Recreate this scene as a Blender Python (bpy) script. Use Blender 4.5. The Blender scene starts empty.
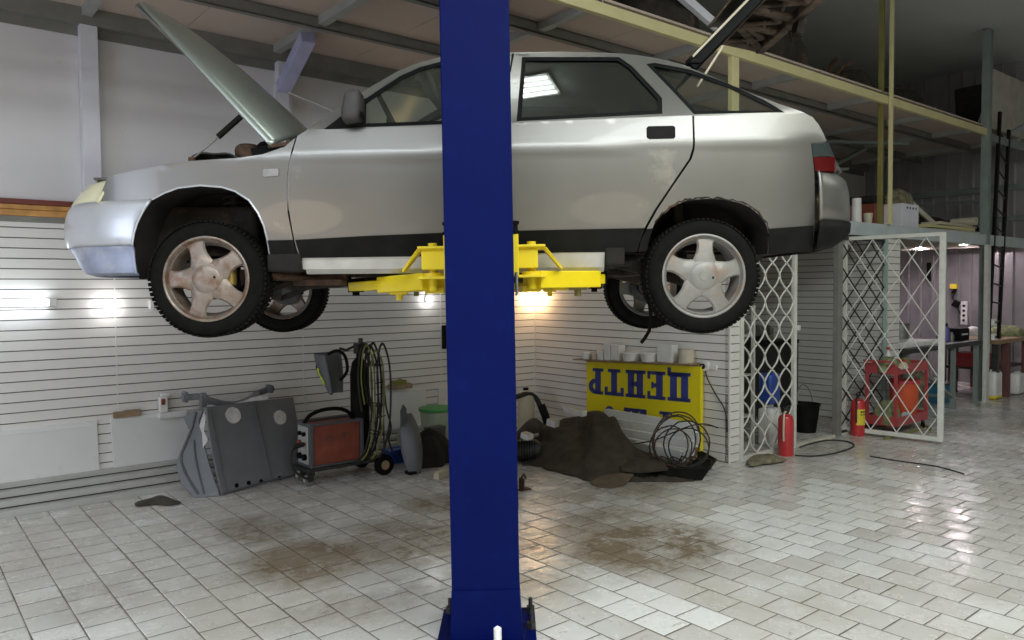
import bpy, bmesh, math, random
import numpy as np
from mathutils import Vector, Matrix
from mathutils.geometry import delaunay_2d_cdt
random.seed(7)
PI = math.pi
COL = bpy.context.scene.collection

# ------------------------------------------------------------ camera solve
FP, PITCH, ROLL, YAW, CH = 771.9, .0394249, -.00812564, .885118, 1.6
_F = np.array([0, math.cos(PITCH), -math.sin(PITCH)]); _U = np.array([0, math.sin(PITCH), math.cos(PITCH)]); _X = np.array([1., 0, 0])
_c, _s = math.cos(ROLL), math.sin(ROLL)
CM = np.array([_c*_X+_s*_U, -_s*_X+_c*_U, _F])
CP = np.array([0, 0, CH])
LA = np.array([math.sin(YAW), math.cos(YAW), 0]); RA = np.array([-math.cos(YAW), math.sin(YAW), 0])
OC = np.array([.477, 8.804, 0])+RA*.3305
ANG = math.atan2(LA[1], LA[0])
def ray(x, y): return CM.T @ np.array([(x-512)/FP, -(y-320)/FP, 1])
def onpl(x, y, n, d):
    v = ray(x, y); return CP + v*(d-n@CP)/(n@v)
def lr(P): return np.array([LA@(P-OC), -RA@(P-OC), P[2]])
def ps(x, y, s): return lr(onpl(x, y, LA, LA@(OC+LA*s)))
def pt(x, y, t): return lr(onpl(x, y, -RA, -RA@(OC-RA*t)))
def pz(x, y, z=0): return lr(onpl(x, y, np.array([0, 0, 1.]), z))
def W(s, t, z=0): return Vector(OC+LA*s-RA*t+np.array([0, 0, z]))

# ------------------------------------------------------------ materials
def nt(name):
    m = bpy.data.materials.new(name); m.use_nodes = True
    n = m.node_tree; n.nodes.clear()
    out = n.nodes.new('ShaderNodeOutputMaterial')
    return m, n, out
def mat(name, col, rough=.5, metal=0., noise=.12, scale=6., bump=0., coat=0., col2=None, spec=.5, dirt=None, dscale=2.5, dthr=.55):
    m, n, out = nt(name)
    b = n.nodes.new('ShaderNodeBsdfPrincipled'); n.links.new(b.outputs[0], out.inputs[0])
    b.inputs['Roughness'].default_value = rough; b.inputs['Metallic'].default_value = metal
    b.inputs['Coat Weight'].default_value = coat; b.inputs['Specular IOR Level'].default_value = spec
    tc = n.nodes.new('ShaderNodeTexCoord'); ns = n.nodes.new('ShaderNodeTexNoise')
    ns.inputs['Scale'].default_value = scale; ns.inputs['Detail'].default_value = 5
    n.links.new(tc.outputs['Object'], ns.inputs['Vector'])
    rp = n.nodes.new('ShaderNodeValToRGB'); n.links.new(ns.outputs[0], rp.inputs[0])
    c2 = col2 or tuple(min(1, c*(1+noise)) for c in col); c1 = tuple(c*(1-noise) for c in col)
    rp.color_ramp.elements[0].position = .3; rp.color_ramp.elements[1].position = .7
    rp.color_ramp.elements[0].color = (*c1, 1); rp.color_ramp.elements[1].color = (*c2, 1)
    last = rp.outputs[0]
    if dirt:
        n2 = n.nodes.new('ShaderNodeTexNoise'); n2.inputs['Scale'].default_value = dscale; n2.inputs['Detail'].default_value = 8; n2.inputs['Roughness'].default_value = .7
        n.links.new(tc.outputs['Object'], n2.inputs['Vector'])
        r2 = n.nodes.new('ShaderNodeValToRGB'); r2.color_ramp.elements[0].position = dthr; r2.color_ramp.elements[1].position = dthr+.15
        n.links.new(n2.outputs[0], r2.inputs[0])
        mx = n.nodes.new('ShaderNodeMix'); mx.data_type = 'RGBA'
        n.links.new(r2.outputs[0], mx.inputs[0]); n.links.new(last, mx.inputs[6]); mx.inputs[7].default_value = (*dirt, 1)
        last = mx.outputs[2]
    n.links.new(last, b.inputs['Base Color'])
    if bump:
        bp = n.nodes.new('ShaderNodeBump'); bp.inputs['Strength'].default_value = bump; bp.inputs['Distance'].default_value = .01
        n.links.new(ns.outputs[0], bp.inputs['Height']); n.links.new(bp.outputs[0], b.inputs['Normal'])
    return m
def emis(name, col, st):
    m, n, out = nt(name); e = n.nodes.new('ShaderNodeEmission'); e.inputs[0].default_value = (*col, 1); e.inputs[1].default_value = st
    n.links.new(e.outputs[0], out.inputs[0]); return m
def glass(name, tint, refl=.06, rough=.02, gf=.6):
    m, n, out = nt(name)
    t = n.nodes.new('ShaderNodeBsdfTransparent'); t.inputs[0].default_value = (*tint, 1)
    g = n.nodes.new('ShaderNodeBsdfGlossy'); g.inputs['Roughness'].default_value = rough; g.inputs[0].default_value = (.9, .95, .95, 1)
    f = n.nodes.new('ShaderNodeLayerWeight'); f.inputs[0].default_value = .5
    q = n.nodes.new('ShaderNodeMath'); q.operation = 'POWER'; q.inputs[1].default_value = 4; n.links.new(f.outputs['Facing'], q.inputs[0])
    a = n.nodes.new('ShaderNodeMath'); a.operation = 'MULTIPLY_ADD'; a.inputs[1].default_value = gf; a.inputs[2].default_value = refl; n.links.new(q.outputs[0], a.inputs[0])
    mx = n.nodes.new('ShaderNodeMixShader'); n.links.new(a.outputs[0], mx.inputs[0]); n.links.new(t.outputs[0], mx.inputs[1]); n.links.new(g.outputs[0], mx.inputs[2])
    n.links.new(mx.outputs[0], out.inputs[0]); return m

M = {}
M['paint'] = mat('silver_paint', (.215, .21, .195), .36, .76, .05, 3, coat=.3, bump=.05, dirt=(.40, .37, .32), dscale=1.7, dthr=.62)
M['paint_low'] = mat('dusty_silver', (.50, .49, .46), .45, .4, .1, 12)
M['bumper'] = mat('bumper_paint', (.62, .65, .69), .32, .45, .05, 4, coat=.4, dirt=(.42, .42, .44), dscale=3)
M['bumper_low'] = mat('bumper_lower_blue_grey', (.33, .37, .50), .45, .2, .2, 9, dirt=(.5, .52, .58), dscale=6)
M['hood'] = mat('hood_green_silver', (.27, .30, .27), .32, .75, .04, 3, coat=.4)
M['blackplastic'] = mat('black_plastic', (.009, .009, .008), .55, 0, spec=.08, noise=.3, scale=9, dirt=(.014, .011, .008), dscale=5)
M['rubber'] = mat('tyre_rubber', (.008, .008, .007), .8, 0, .25, 20, bump=.2, spec=.06)
M['under'] = mat('dirty_underbody', (.022, .017, .012), .9, 0, .5, 12, bump=.3, dirt=(.10, .055, .03), dscale=7)
M['liner'] = mat('wheel_well_liner', (.012, .009, .007), .95, 0, .4, 14, bump=.2)
M['rust'] = mat('rusty_brown_metal', (.075, .042, .024), .8, .1, .5, 18, bump=.3)
M['rim'] = mat('dusty_alloy', (.235, .23, .21), .48, .3, .12, 14, dirt=(.24, .18, .14), dscale=9, dthr=.5)
M['rimf'] = mat('rusty_dusty_alloy', (.27, .225, .19), .42, .45, .15, 14, dirt=(.19, .115, .075), dscale=12, dthr=.47)
M['glass'] = glass('window_glass', (.90, .92, .88), .04)
M['screen'] = glass('windscreen_glass', (.88, .92, .88), .004, .18, .06)
M['tint'] = glass('tinted_glass', (.42, .42, .34), .10)
M['red'] = mat('red_lens', (.075, .002, .003), .15, 0, .1, coat=.6)
M['smoke'] = mat('smoked_lens', (.035, .045, .045), .12, 0, .2, coat=.8)
M['lamp'] = mat('yellowed_headlamp_lens', (.72, .70, .48), .2, 0, .05, coat=.5)
M['seal'] = mat('window_seal', (.005, .006, .006), .6, 0, .2, spec=.12)
M['lidinner'] = mat('grimy_inner_panel', (.16, .12, .09), .6, .2, .5, 10, dirt=(.03, .018, .012), dscale=7, dthr=.48)
M['gold'] = mat('dusty_gold_caliper', (.40, .28, .07), .5, .2, .2, 9)
M['ledge'] = mat('grey_ledge_paint', (.44, .44, .42), .6, 0, .06, 4, dirt=(.33, .31, .28), dscale=3)
M['oily'] = mat('oily_scrap', (.06, .05, .038), .8, 0, .4, 12, bump=.3)
M['mirrorgrey'] = mat('scuffed_grey_plastic', (.06, .055, .055), .6, 0, .2, 8, spec=.3)
M['rafter'] = mat('galvanised_joist', (.34, .35, .33), .6, .1, .1, 5)
M['interior'] = mat('dark_cabin_trim', (.035, .035, .03), .8, 0, .3, 8)
M['seatcloth'] = mat('seat_cloth', (.06, .055, .05), .9, 0, .4, 30)
M['headliner'] = mat('beige_headliner', (.30, .26, .21), .9, 0, .1)
M['blue'] = mat('lift_blue_enamel', (.0008, .005, .068), .5, 0, .08, 2, coat=.0, spec=.08, dirt=(.002, .007, .082), dscale=8)
M['yellow'] = mat('lift_yellow_enamel', (.78, .60, .01), .42, 0, .06, 6, dirt=(.42, .30, .02), dscale=9, dthr=.64)
M['whitebolt'] = mat('white_cap', (.8, .8, .78), .5)
M['steel'] = mat('bare_steel', (.32, .32, .31), .4, .8, .2, 14)
M['darksteel'] = mat('dark_steel', (.05, .05, .048), .5, .5, .3, 14)
M['slat'] = mat('white_slat_panel', (.72, .705, .68), .38, 0, .03, 2.2, coat=.0, dirt=(.64, .62, .58), dscale=.9, dthr=.56)
M['groove'] = mat('slat_groove', (.09, .075, .06), .8, 0, .1)
M['plaster'] = mat('grey_plaster', (.68, .67, .69), .85, 0, .05, 1.5, bump=.1, dirt=(.50, .47, .43), dscale=2.2, dthr=.64)
M['orange_wood'] = mat('varnished_orange_wood', (.52, .26, .07), .45, 0, .25, 12)
M['red_wood'] = mat('dark_red_wood', (.16, .03, .02), .5, 0, .2)
M['beam'] = mat('grey_primer_beam', (.20, .20, .18), .6, .1, .12, 6)
M['post'] = mat('pale_grey_post', (.72, .73, .80), .5, .1, .05, 5)
M['brace'] = mat('lavender_primer', (.40, .41, .60), .5, 0, .08, 6)
M['sheet'] = mat('pinkish_board', (.50, .41, .35), .85, 0, .05, 1.2)
M['sheetgrey'] = mat('grey_white_board', (.58, .60, .60), .8, 0, .05, 1.2)
M['sheetdark'] = mat('dark_board', (.13, .12, .10), .85, 0, .15, 1.5)
M['ybeam'] = mat('yellowed_cream_beam', (.62, .56, .30), .55, 0, .06, 5, dirt=(.36, .30, .12), dscale=14, dthr=.66)
M['ypostdark'] = mat('cream_post_shaded_side', (.20, .18, .05), .6, 0, .2, 5)
M['gpost'] = mat('grey_green_post', (.22, .26, .24), .55, .1, .12, 6)
M['ceil'] = mat('soffit_paint', (.52, .54, .52), .85, 0, .08, .7)
M['deck'] = mat('pale_blue_grey_steel', (.50, .56, .58), .5, .1, .1, 4, dirt=(.3, .28, .24), dscale=7, dthr=.63)
M['deckunder'] = mat('pale_underside', (.55, .52, .45), .8)
M['mesh'] = mat('white_lattice_paint', (.62, .62, .57), .5, 0, .08, 12, dirt=(.3, .24, .16), dscale=20, dthr=.62)
M['greenpost'] = mat('pale_green_frame', (.38, .48, .44), .5, 0, .1)
M['fwhite'] = mat('white_board', (.72, .73, .72), .4, 0, .03, 3, dirt=(.62, .62, .60), dscale=3)
M['fgrey'] = mat('grey_primer', (.17, .18, .195), .55, .1, .08, 6, dirt=(.27, .28, .295), dscale=3)
M['fgreydark'] = mat('dark_grey_primer', (.10, .105, .115), .5, .1, .15, 7)
M['patch'] = mat('white_filler', (.66, .66, .67), .7, 0, .15, 18)
M['white'] = mat('white_plastic', (.74, .74, .72), .45)
M['bluepl'] = mat('blue_plastic', (.03, .08, .36), .4)
M['bluedk'] = mat('steel_blue_paint', (.03, .16, .26), .5, 0, .2, 6)
M['green'] = mat('green_lid', (.04, .30, .05), .45)
M['paleg'] = mat('pale_green_plastic', (.42, .50, .38), .5)
M['brick'] = mat('worn_red_brown_paint', (.25, .06, .035), .5, 0, .2, 9, dirt=(.10, .05, .04), dscale=7)
M['redp'] = mat('red_enamel', (.48, .03, .035), .35, 0, .1, 7, coat=.3)
M['trolley'] = mat('red_trolley_paint', (.40, .06, .065), .4, 0, .15, 9, dirt=(.22, .07, .07), dscale=9)
M['orange'] = mat('orange_red_bin', (.60, .09, .03), .4)
M['ylabel'] = mat('yellow_label', (.72, .58, .05), .5)
M['signy'] = mat('sign_yellow', (.80, .68, .005), .45, 0, .04, 3)
M['signb'] = mat('sign_blue', (.035, .05, .24), .5, 0, .1)
M['tarp'] = mat('dark_brown_felt', (.048, .038, .026), .95, 0, .3, 9, bump=.4, dirt=(.07, .058, .042), dscale=3)
M['blackcloth'] = mat('black_mat', (.016, .014, .012), .85, 0, .4, 10, bump=.3)
M['brownmat'] = mat('brown_felt_underside', (.11, .08, .05), .95, 0, .3, 12, bump=.3)
M['woodold'] = mat('old_wood', (.28, .20, .12), .8, 0, .25, 10)
M['brownwood'] = mat('red_brown_timber', (.13, .055, .045), .65, 0, .25, 8)
M['corr'] = mat('zinc_corrugated', (.40, .385, .40), .34, .5, .12, 3)
M['cable'] = mat('black_cable', (.02, .02, .018), .6)
M['hose'] = mat('yellow_green_hose', (.22, .22, .05), .6, 0, .2)
M['visor'] = mat('grey_helmet', (.10, .11, .12), .4, 0, .1)
M['lime'] = mat('lime_marking', (.55, .70, .03), .5)
M['olive'] = mat('olive_glove_cloth', (.20, .22, .11), .9, 0, .4, 20, bump=.3)
M['rag'] = mat('brown_green_rag', (.16, .14, .09), .95, 0, .5, 22, bump=.4)
M['beige'] = mat('beige_plastic', (.52, .47, .36), .6)
M['purple'] = mat('violet_bottle', (.12, .10, .35), .4)
M['lampw'] = emis('cool_bulb', (1, .97, .95), 38)
M['lampy'] = emis('warm_bulb', (1, .62, .30), 90)
M['lampt'] = emis('cool_tube', (.86, .93, 1), 13)
M['spot'] = emis('spot_lens', (1, .84, .92), 260)

# ------------------------------------------------------------ mesh builder
class MB:
    def __init__(s): s.v = []; s.f = []
    def add(s, vs, fs):
        n = len(s.v); s.v += [tuple(map(float, v)) for v in vs]; s.f += [tuple(i+n for i in f) for f in fs]; return s
    def box(s, c, d, rz=0, ry=0, rx=0):
        R = Matrix.Rotation(rz, 3, 'Z') @ Matrix.Rotation(ry, 3, 'Y') @ Matrix.Rotation(rx, 3, 'X')
        vs = [Vector(c)+R@Vector((x*d[0]/2, y*d[1]/2, z*d[2]/2)) for x in(-1, 1) for y in(-1, 1) for z in(-1, 1)]
        return s.add(vs, [(0, 1, 3, 2), (4, 6, 7, 5), (0, 4, 5, 1), (2, 3, 7, 6), (0, 2, 6, 4), (1, 5, 7, 3)])
    def bb(s, x0, x1, y0, y1, z0, z1): return s.box(((x0+x1)/2, (y0+y1)/2, (z0+z1)/2), (abs(x1-x0), abs(y1-y0), abs(z1-z0)))
    def tube(s, pts, r, seg=8, closed=False, caps=True):
        pts = [Vector(p) for p in pts]; n = len(pts); rings = []; up = None
        for i, p in enumerate(pts):
            if closed: d = pts[(i+1) % n]-pts[i-1]
            else: d = pts[min(i+1, n-1)]-pts[max(i-1, 0)]
            if d.length < 1e-9: d = Vector((0, 0, 1))
            d.normalize()
            if up is None: up = Vector((0, 0, 1)) if abs(d.z) < .9 else Vector((1, 0, 0))
            a = d.cross(up)
            if a.length < 1e-6: a = d.cross(Vector((0, 1, 0)))
            a.normalize(); b = a.cross(d); up = b
            rr = r[i] if isinstance(r, (list, tuple)) else r
            rings.append([p+(a*math.cos(2*PI*k/seg)+b*math.sin(2*PI*k/seg))*rr for k in range(seg)])
        vs = [v for q in rings for v in q]; fs = []
        for i in range(n if closed else n-1):
            j = (i+1) % n
            for k in range(seg):
                l = (k+1) % seg; fs.append((i*seg+k, i*seg+l, j*seg+l, j*seg+k))
        if caps and not closed: fs += [tuple(range(seg-1, -1, -1)), tuple((n-1)*seg+k for k in range(seg))]
        return s.add(vs, fs)
    def cyl(s, a, b, r, seg=16, r2=None): return s.tube([a, b], [r, r if r2 is None else r2], seg)
    def bar(s, a, b, w, h, up=(0, 0, 1)):
        a, b = Vector(a), Vector(b); d = (b-a).normalized(); x = d.cross(Vector(up))
        if x.length < 1e-4: x = d.cross(Vector((1, 0, 0)))
        x.normalize(); y = x.cross(d)
        vs = [p+x*i*w/2+y*j*h/2 for p in(a, b) for i, j in((-1, -1), (1, -1), (1, 1), (-1, 1))]
        return s.add(vs, [(3, 2, 1, 0), (4, 5, 6, 7), (0, 1, 5, 4), (1, 2, 6, 5), (2, 3, 7, 6), (3, 0, 4, 7)])
    def lathe(s, prof, o=(0, 0, 0), axis='z', seg=24, closed=False):
        vs = []; fs = []; n = len(prof)
        for k in range(seg):
            a = 2*PI*k/seg; c, q = math.cos(a), math.sin(a)
            for r, h in prof:
                p = {'z': (r*c, r*q, h), 'y': (r*c, h, r*q), 'x': (h, r*c, r*q)}[axis]
                vs.append(Vector(p)+Vector(o))
        m = n if closed else n-1
        for k in range(seg):
            l = (k+1) % seg
            for i in range(m):
                j = (i+1) % n; fs.append((k*n+i, l*n+i, l*n+j, k*n+j))
        return s.add(vs, fs)
    def prism(s, poly, vec):
        n = len(poly); a = [Vector(p) for p in poly]; b = [p+Vector(vec) for p in a]
        return s.add(a+b, [tuple(range(n-1, -1, -1)), tuple(range(n, 2*n))]+[(i, (i+1) % n, n+(i+1) % n, n+i) for i in range(n)])
    def grid(s, fn, nu, nv):
        vs = [fn(i/nu, j/nv) for i in range(nu+1) for j in range(nv+1)]
        return s.add(vs, [(i*(nv+1)+j, (i+1)*(nv+1)+j, (i+1)*(nv+1)+j+1, i*(nv+1)+j+1) for i in range(nu) for j in range(nv)])
    def ball(s, c, r, seg=14, rings=8):
        rr = r if isinstance(r, (tuple, list)) else (r, r, r)
        def fn(u, v):
            a, b = 2*PI*u, PI*(v-.5)
            return (c[0]+rr[0]*math.cos(a)*math.cos(b), c[1]+rr[1]*math.sin(a)*math.cos(b), c[2]+rr[2]*math.sin(b))
        return s.grid(fn, seg, rings)
    def xf(s, m, start=0):
        for i in range(start, len(s.v)): s.v[i] = tuple(m @ Vector(s.v[i]))
        return s
    def build(s, name, material, parent=None, bevel=0, smooth=35, solid=0, off=(0, 0, 0), label=None, weld=False):
        me = bpy.data.meshes.new(name)
        me.from_pydata([(v[0]-off[0], v[1]-off[1], v[2]-off[2]) for v in s.v], [], s.f)
        bm = bmesh.new(); bm.from_mesh(me)
        if weld: bmesh.ops.remove_doubles(bm, verts=bm.verts, dist=1e-4)
        bmesh.ops.recalc_face_normals(bm, faces=bm.faces); bm.to_mesh(me); bm.free()
        o = bpy.data.objects.new(name, me); COL.objects.link(o)
        for mm in (material if isinstance(material, (list, tuple)) else [material]): me.materials.append(M[mm] if isinstance(mm, str) else mm)
        if smooth:
            for p in me.polygons: p.use_smooth = True
            me.set_sharp_from_angle(angle=math.radians(smooth))
        if solid:
            md = o.modifiers.new('s', 'SOLIDIFY'); md.thickness = solid; md.offset = 0
        if bevel:
            md = o.modifiers.new('b', 'BEVEL'); md.width = bevel; md.segments = 2; md.limit_method = 'ANGLE'; md.angle_limit = .7
        if parent is not None: o.parent = parent
        if label: o['label'] = label
        return o
def tag(o, label=None, cat=None, group=None, kind=None):
    if label: o['label'] = label
    if cat: o['category'] = cat
    if group: o['group'] = group
    if kind: o['kind'] = kind
    return o
def thing(name, label, cat, loc=(0, 0, 0), rz=0, group=None):
    o = bpy.data.objects.new(name, None); COL.objects.link(o); o.empty_display_size = .1
    o.location = loc; o.rotation_euler = (0, 0, rz)
    return tag(o, label, cat, group)
def wth(name, label, cat, s, t, z=0, rz=0, group=None): return thing(name, label, cat, W(s, t, z), ANG+rz, group)   # local x = along the left wall, local y = towards the wall
def place(o, s, t, z=0, rz=0): o.location = W(s, t, z); o.rotation_euler = (0, 0, ANG+rz); return o
def struct(o): o['kind'] = 'structure'; return o
def copy_tree(o, parent=None):
    c = o.copy(); COL.objects.link(c); c.parent = parent
    for ch in [k for k in bpy.data.objects if k.parent == o]: copy_tree(ch, c)
    return c
def arc(c, r, a0, a1, n, plane='xz'):
    out = []
    for i in range(n+1):
        a = math.radians(a0+(a1-a0)*i/n); p = (r*math.cos(a), r*math.sin(a))
        out.append((c[0]+p[0], c[1], c[2]+p[1]) if plane == 'xz' else (c[0]+p[0], c[1]+p[1], c[2]))
    return out

# ============================================================ THE ROOM
T0 = 2.69
M['backwall'] = mat('dim_brown_green_wall', (.24, .23, .19), .85)
def wobj(mb, name, m, **k):
    o = mb.build(name, m, **k); o.location = W(0, 0, 0); o.rotation_euler = (0, 0, ANG); return o
def S(mb, s0, s1, t0, t1, z0, z1): return mb.bb(s0, s1, -t1, -t0, z0, z1)
def floor_mat():
    m, n, out = nt('worn_white_floor_tiles')
    N, K = n.nodes.new, n.links.new
    b = N('ShaderNodeBsdfPrincipled'); K(b.outputs[0], out.inputs[0])
    tc = N('ShaderNodeTexCoord'); sp = N('ShaderNodeSeparateXYZ'); K(tc.outputs['Object'], sp.inputs[0])
    # tile id: rows run along t, 0.2045 squares, half offset
    def mt(op, a, b_=None, c=None):
        x = N('ShaderNodeMath'); x.operation = op
        for i, q in enumerate((a, b_, c)):
            if q is None: continue
            if isinstance(q, (int, float)): x.inputs[i].default_value = q
            else: K(q, x.inputs[i])
        return x.outputs[0]
    P = .2045
    sx = mt('DIVIDE', mt('ADD', sp.outputs[0], 5.448), P); row = mt('FLOOR', sx); fx = mt('FRACT', sx)
    odd = mt('MULTIPLY', mt('MODULO', mt('ADD', row, 100), 2), .5)
    ty = mt('ADD', mt('DIVIDE', mt('SUBTRACT', -1.2, sp.outputs[1]), P), odd); colm = mt('FLOOR', ty); fy = mt('FRACT', ty)
    ex = mt('MINIMUM', fx, mt('SUBTRACT', 1, fx)); ey = mt('MINIMUM', fy, mt('SUBTRACT', 1, fy))
    wn = N('ShaderNodeTexWhiteNoise'); wn.noise_dimensions = '2D'; cb = N('ShaderNodeCombineXYZ'); K(row, cb.inputs[0]); K(colm, cb.inputs[1]); K(cb.outputs[0], wn.inputs['Vector'])
    wob = N('ShaderNodeTexNoise'); wob.inputs['Scale'].default_value = 3; K(tc.outputs['Object'], wob.inputs['Vector'])
    gw = mt('MULTIPLY', wob.outputs[0], .036)
    e = mt('MINIMUM', ex, ey); g = mt('LESS_THAN', e, mt('ADD', gw, -.002))
    def noise(sc, det=6, rg=.6, dist=0.):
        x = N('ShaderNodeTexNoise'); x.inputs['Scale'].default_value = sc; x.inputs['Detail'].default_value = det; x.inputs['Roughness'].default_value = rg; x.inputs['Distortion'].default_value = dist
        K(tc.outputs['Object'], x.inputs['Vector']); return x.outputs[0]
    def rng(v, a, b_, lo=0., hi=1.):
        x = N('ShaderNodeMapRange'); K(v, x.inputs[0]); x.inputs[1].default_value = a; x.inputs[2].default_value = b_; x.inputs[3].default_value = lo; x.inputs[4].default_value = hi; return x.outputs[0]
    def mix(f, a, b_):
        x = N('ShaderNodeMix'); x.data_type = 'RGBA'; K(f, x.inputs[0])
        for i, q in ((6, a), (7, b_)):
            if isinstance(q, tuple): x.inputs[i].default_value = (*q, 1)
            else: K(q, x.inputs[i])
        return x.outputs[2]
    def blob(s, t, rs, rt, soft=.6):
        dx = mt('DIVIDE', mt('SUBTRACT', sp.outputs[0], s), rs); dy = mt('DIVIDE', mt('ADD', sp.outputs[1], t), rt)
        d = mt('SQRT', mt('ADD', mt('MULTIPLY', dx, dx), mt('MULTIPLY', dy, dy)))
        return rng(d, 1.0, 1-soft)
    base = mix(wn.outputs[0], (.55, .54, .515), (.70, .695, .675))
    big = noise(.9, 4); base = mix(rng(big, .42, .65), base, (.50, .47, .42))
    # newer white tiles: a few laid patches
    tid = lambda s0, s1, t0, t1: mt('MULTIPLY', mt('MULTIPLY', mt('GREATER_THAN', row, math.floor((s0+5.448)/P)-.5), mt('LESS_THAN', row, math.floor((s1+5.448)/P)+.5)),
                                    mt('MULTIPLY', mt('LESS_THAN', colm, math.ceil((-1.2+t1)/P)+.5), mt('GREATER_THAN', colm, math.floor((-1.2+t0)/P)-.5)))
    neww = None
    for a in WHITE_TILES:
        q = tid(*a); neww = q if neww is None else mt('MAXIMUM', neww, q)
    base = mix(neww, base, (.74, .74, .71))
    # brown wear
    st = None
    for a in STAINS:
        q = mt('MULTIPLY', blob(*a[:4]), a[4]); st = q if st is None else mt('MAXIMUM', st, q)
    sn = rng(noise(2.6, 10, .72, .6), .28, .55); sf = noise(16, 8, .75)
    stain = mt('MINIMUM', mt('MULTIPLY', mt('MULTIPLY', mt('MULTIPLY', st, 1.5), sn), rng(sf, .3, .6, .35, 1.)), .92)
    base = mix(stain, base, (.15, .105, .055))
    film = mt('MULTIPLY', rng(noise(1.3, 6, .6), .5, .75), .35); base = mix(film, base, (.42, .37, .29))
    speck = rng(noise(30, 6, .8), .63, .69); base = mix(mt('MULTIPLY', speck, .8), base, (.08, .06, .04))
    streak = rng(noise(7, 8, .8, 2.5), .60, .66); base = mix(mt('MULTIPLY', streak, .6), base, (.22, .18, .12))
    base = mix(mt('MULTIPLY', g, .9), base, (.08, .06, .04))
    K(base, b.inputs['Base Color'])
    r = rng(noise(5, 8, .7), .35, .7, .10, .42); r = mt('MAXIMUM', r, mt('MULTIPLY', stain, .6)); r = mt('MAXIMUM', r, mt('MULTIPLY', g, .8)); K(r, b.inputs['Roughness'])
    bp = N('ShaderNodeBump'); bp.inputs['Distance'].default_value = .004; bp.inputs['Strength'].default_value = .5
    tilt = mt('ADD', mt('MULTIPLY', mt('SUBTRACT', wn.outputs[0], .5), mt('ADD', fx, fy)), mt('MULTIPLY', rng(e, 0, .05), 1.))
    K(mt('ADD', tilt, mt('MULTIPLY', noise(9, 4), .25)), bp.inputs['Height']); K(bp.outputs[0], b.inputs['Normal'])
    return m
STAINS = []
for x, y, rs, rt, k in ((650, 545, .75, .62, .95), (600, 520, .8, .5, .55), (310, 560, .55, .55, .9), (260, 530, .5, .5, .6), (400, 540, .8, .7, .6), (440, 505, .35, .35, .9), (540, 560, .7, .7, .5), (100, 600, .35, .4, .25), (620, 490, .9, .4, .5), (360, 600, .6, .4, .35)):
    p = pz(x, y); STAINS.append((float(p[0]), float(p[1]), rs, rt, k))
WHITE_TILES = []
def wt(x, y, a, b):
    p = pz(x, y); WHITE_TILES.append((p[0]-a, p[0]+a, p[1]-b, p[1]+b))
for x, y, a, b in ((862, 492, .02, .30), (850, 500, .12, .2), (835, 510, .12, .2), (905, 476, .02, .30), (925, 484, .12, .3), (800, 522, .02, .2), (775, 520, .02, .3), (745, 530, .02, .2), (600, 497, .02, .1), (640, 512, .02, .3), (690, 526, .02, .3), (740, 545, .02, .1), (615, 592, .02, .2), (582, 578, .02, .2), (1000, 440, .3, .4)):
    wt(x, y, a, b)
M['floor'] = floor_mat()
fl = MB(); fl.bb(-13, 8, -12, 0, -.1, 0); o = struct(wobj(fl, 'floor', 'floor', smooth=0))

PITCHS = .0775
def slats(name, a, b, z0, z1, th=.04, n=None, gap=.008):
    """slatted panel wall from a to b (s,-t) facing the left-hand normal of a->b"""
    a, b = Vector((*a, 0)), Vector((*b, 0)); d = (b-a).normalized(); nn = Vector((-d.y, d.x, 0)) if n is None else Vector((*n, 0))
    mb = MB(); k = 0; z = z0
    def slab(za, zb, f0, f1):
        p = [a+nn*f0, b+nn*f0, b+nn*f1, a+nn*f1]; m = len(mb.v)
        mb.add([q+Vector((0, 0, za)) for q in p]+[q+Vector((0, 0, zb)) for q in p], [(0, 1, 2, 3), (4, 7, 6, 5), (0, 4, 5, 1), (1, 5, 6, 2), (2, 6, 7, 3), (3, 7, 4, 0)])
    slab(z0, z1, -th, -.012)
    while z < z1-.01:
        slab(z+gap, min(z+PITCHS, z1), -.012, 0); z += PITCHS
    return mb
def slat_wall(name, a, b, z0, z1, **k):
    mb = slats(name, a, b, z0, z1, **k); o = wobj(mb, name, ['slat', 'groove'], smooth=0)
    for i, p in enumerate(o.data.polygons): p.material_index = 1 if i < 6 else 0
    # lower edges of every slat read dark
    return struct(o)
# left wall: slats below, painted wood rail, grey plaster above
sl = slat_wall('wall_left', (0, 0), (-13, 0), -.0, 2.138, n=(0, -1))
mb = MB(); S(mb, -13, 8, -.2, -.04, 0, 5.12); S(mb, -13, 0, -.04, -.005, 2.30, 3.80); S(mb, 0, 8, -.04, -.005, 0, 5.12)
struct(wobj(mb, 'wall_left_upper', 'plaster', smooth=0))
mb = MB(); S(mb, -13, 0, -.04, .012, 2.138, 2.182); struct(wobj(mb, 'trim_1', 'beam', smooth=0))
mb = MB(); S(mb, -13, 0, -.04, .03, 2.183, 2.228); S(mb, -13, 0, -.04, .022, 2.230, 2.268); struct(wobj(mb, 'trim_2', 'orange_wood', bevel=.004, smooth=0))
mb = MB(); S(mb, -13, 0, -.04, .035, 2.270, 2.308); struct(wobj(mb, 'trim_3', 'red_wood', bevel=.004, smooth=0))
# seams between the slat panels
for i, s in enumerate((-4.479, -2.883, -1.327)):
    mb = MB(); S(mb, s-.004, s+.004, -.004, .0025, .24, 2.11); struct(wobj(mb, 'trim_%d' % (4+i), 'groove' if 0 else 'slat', smooth=0))
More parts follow.
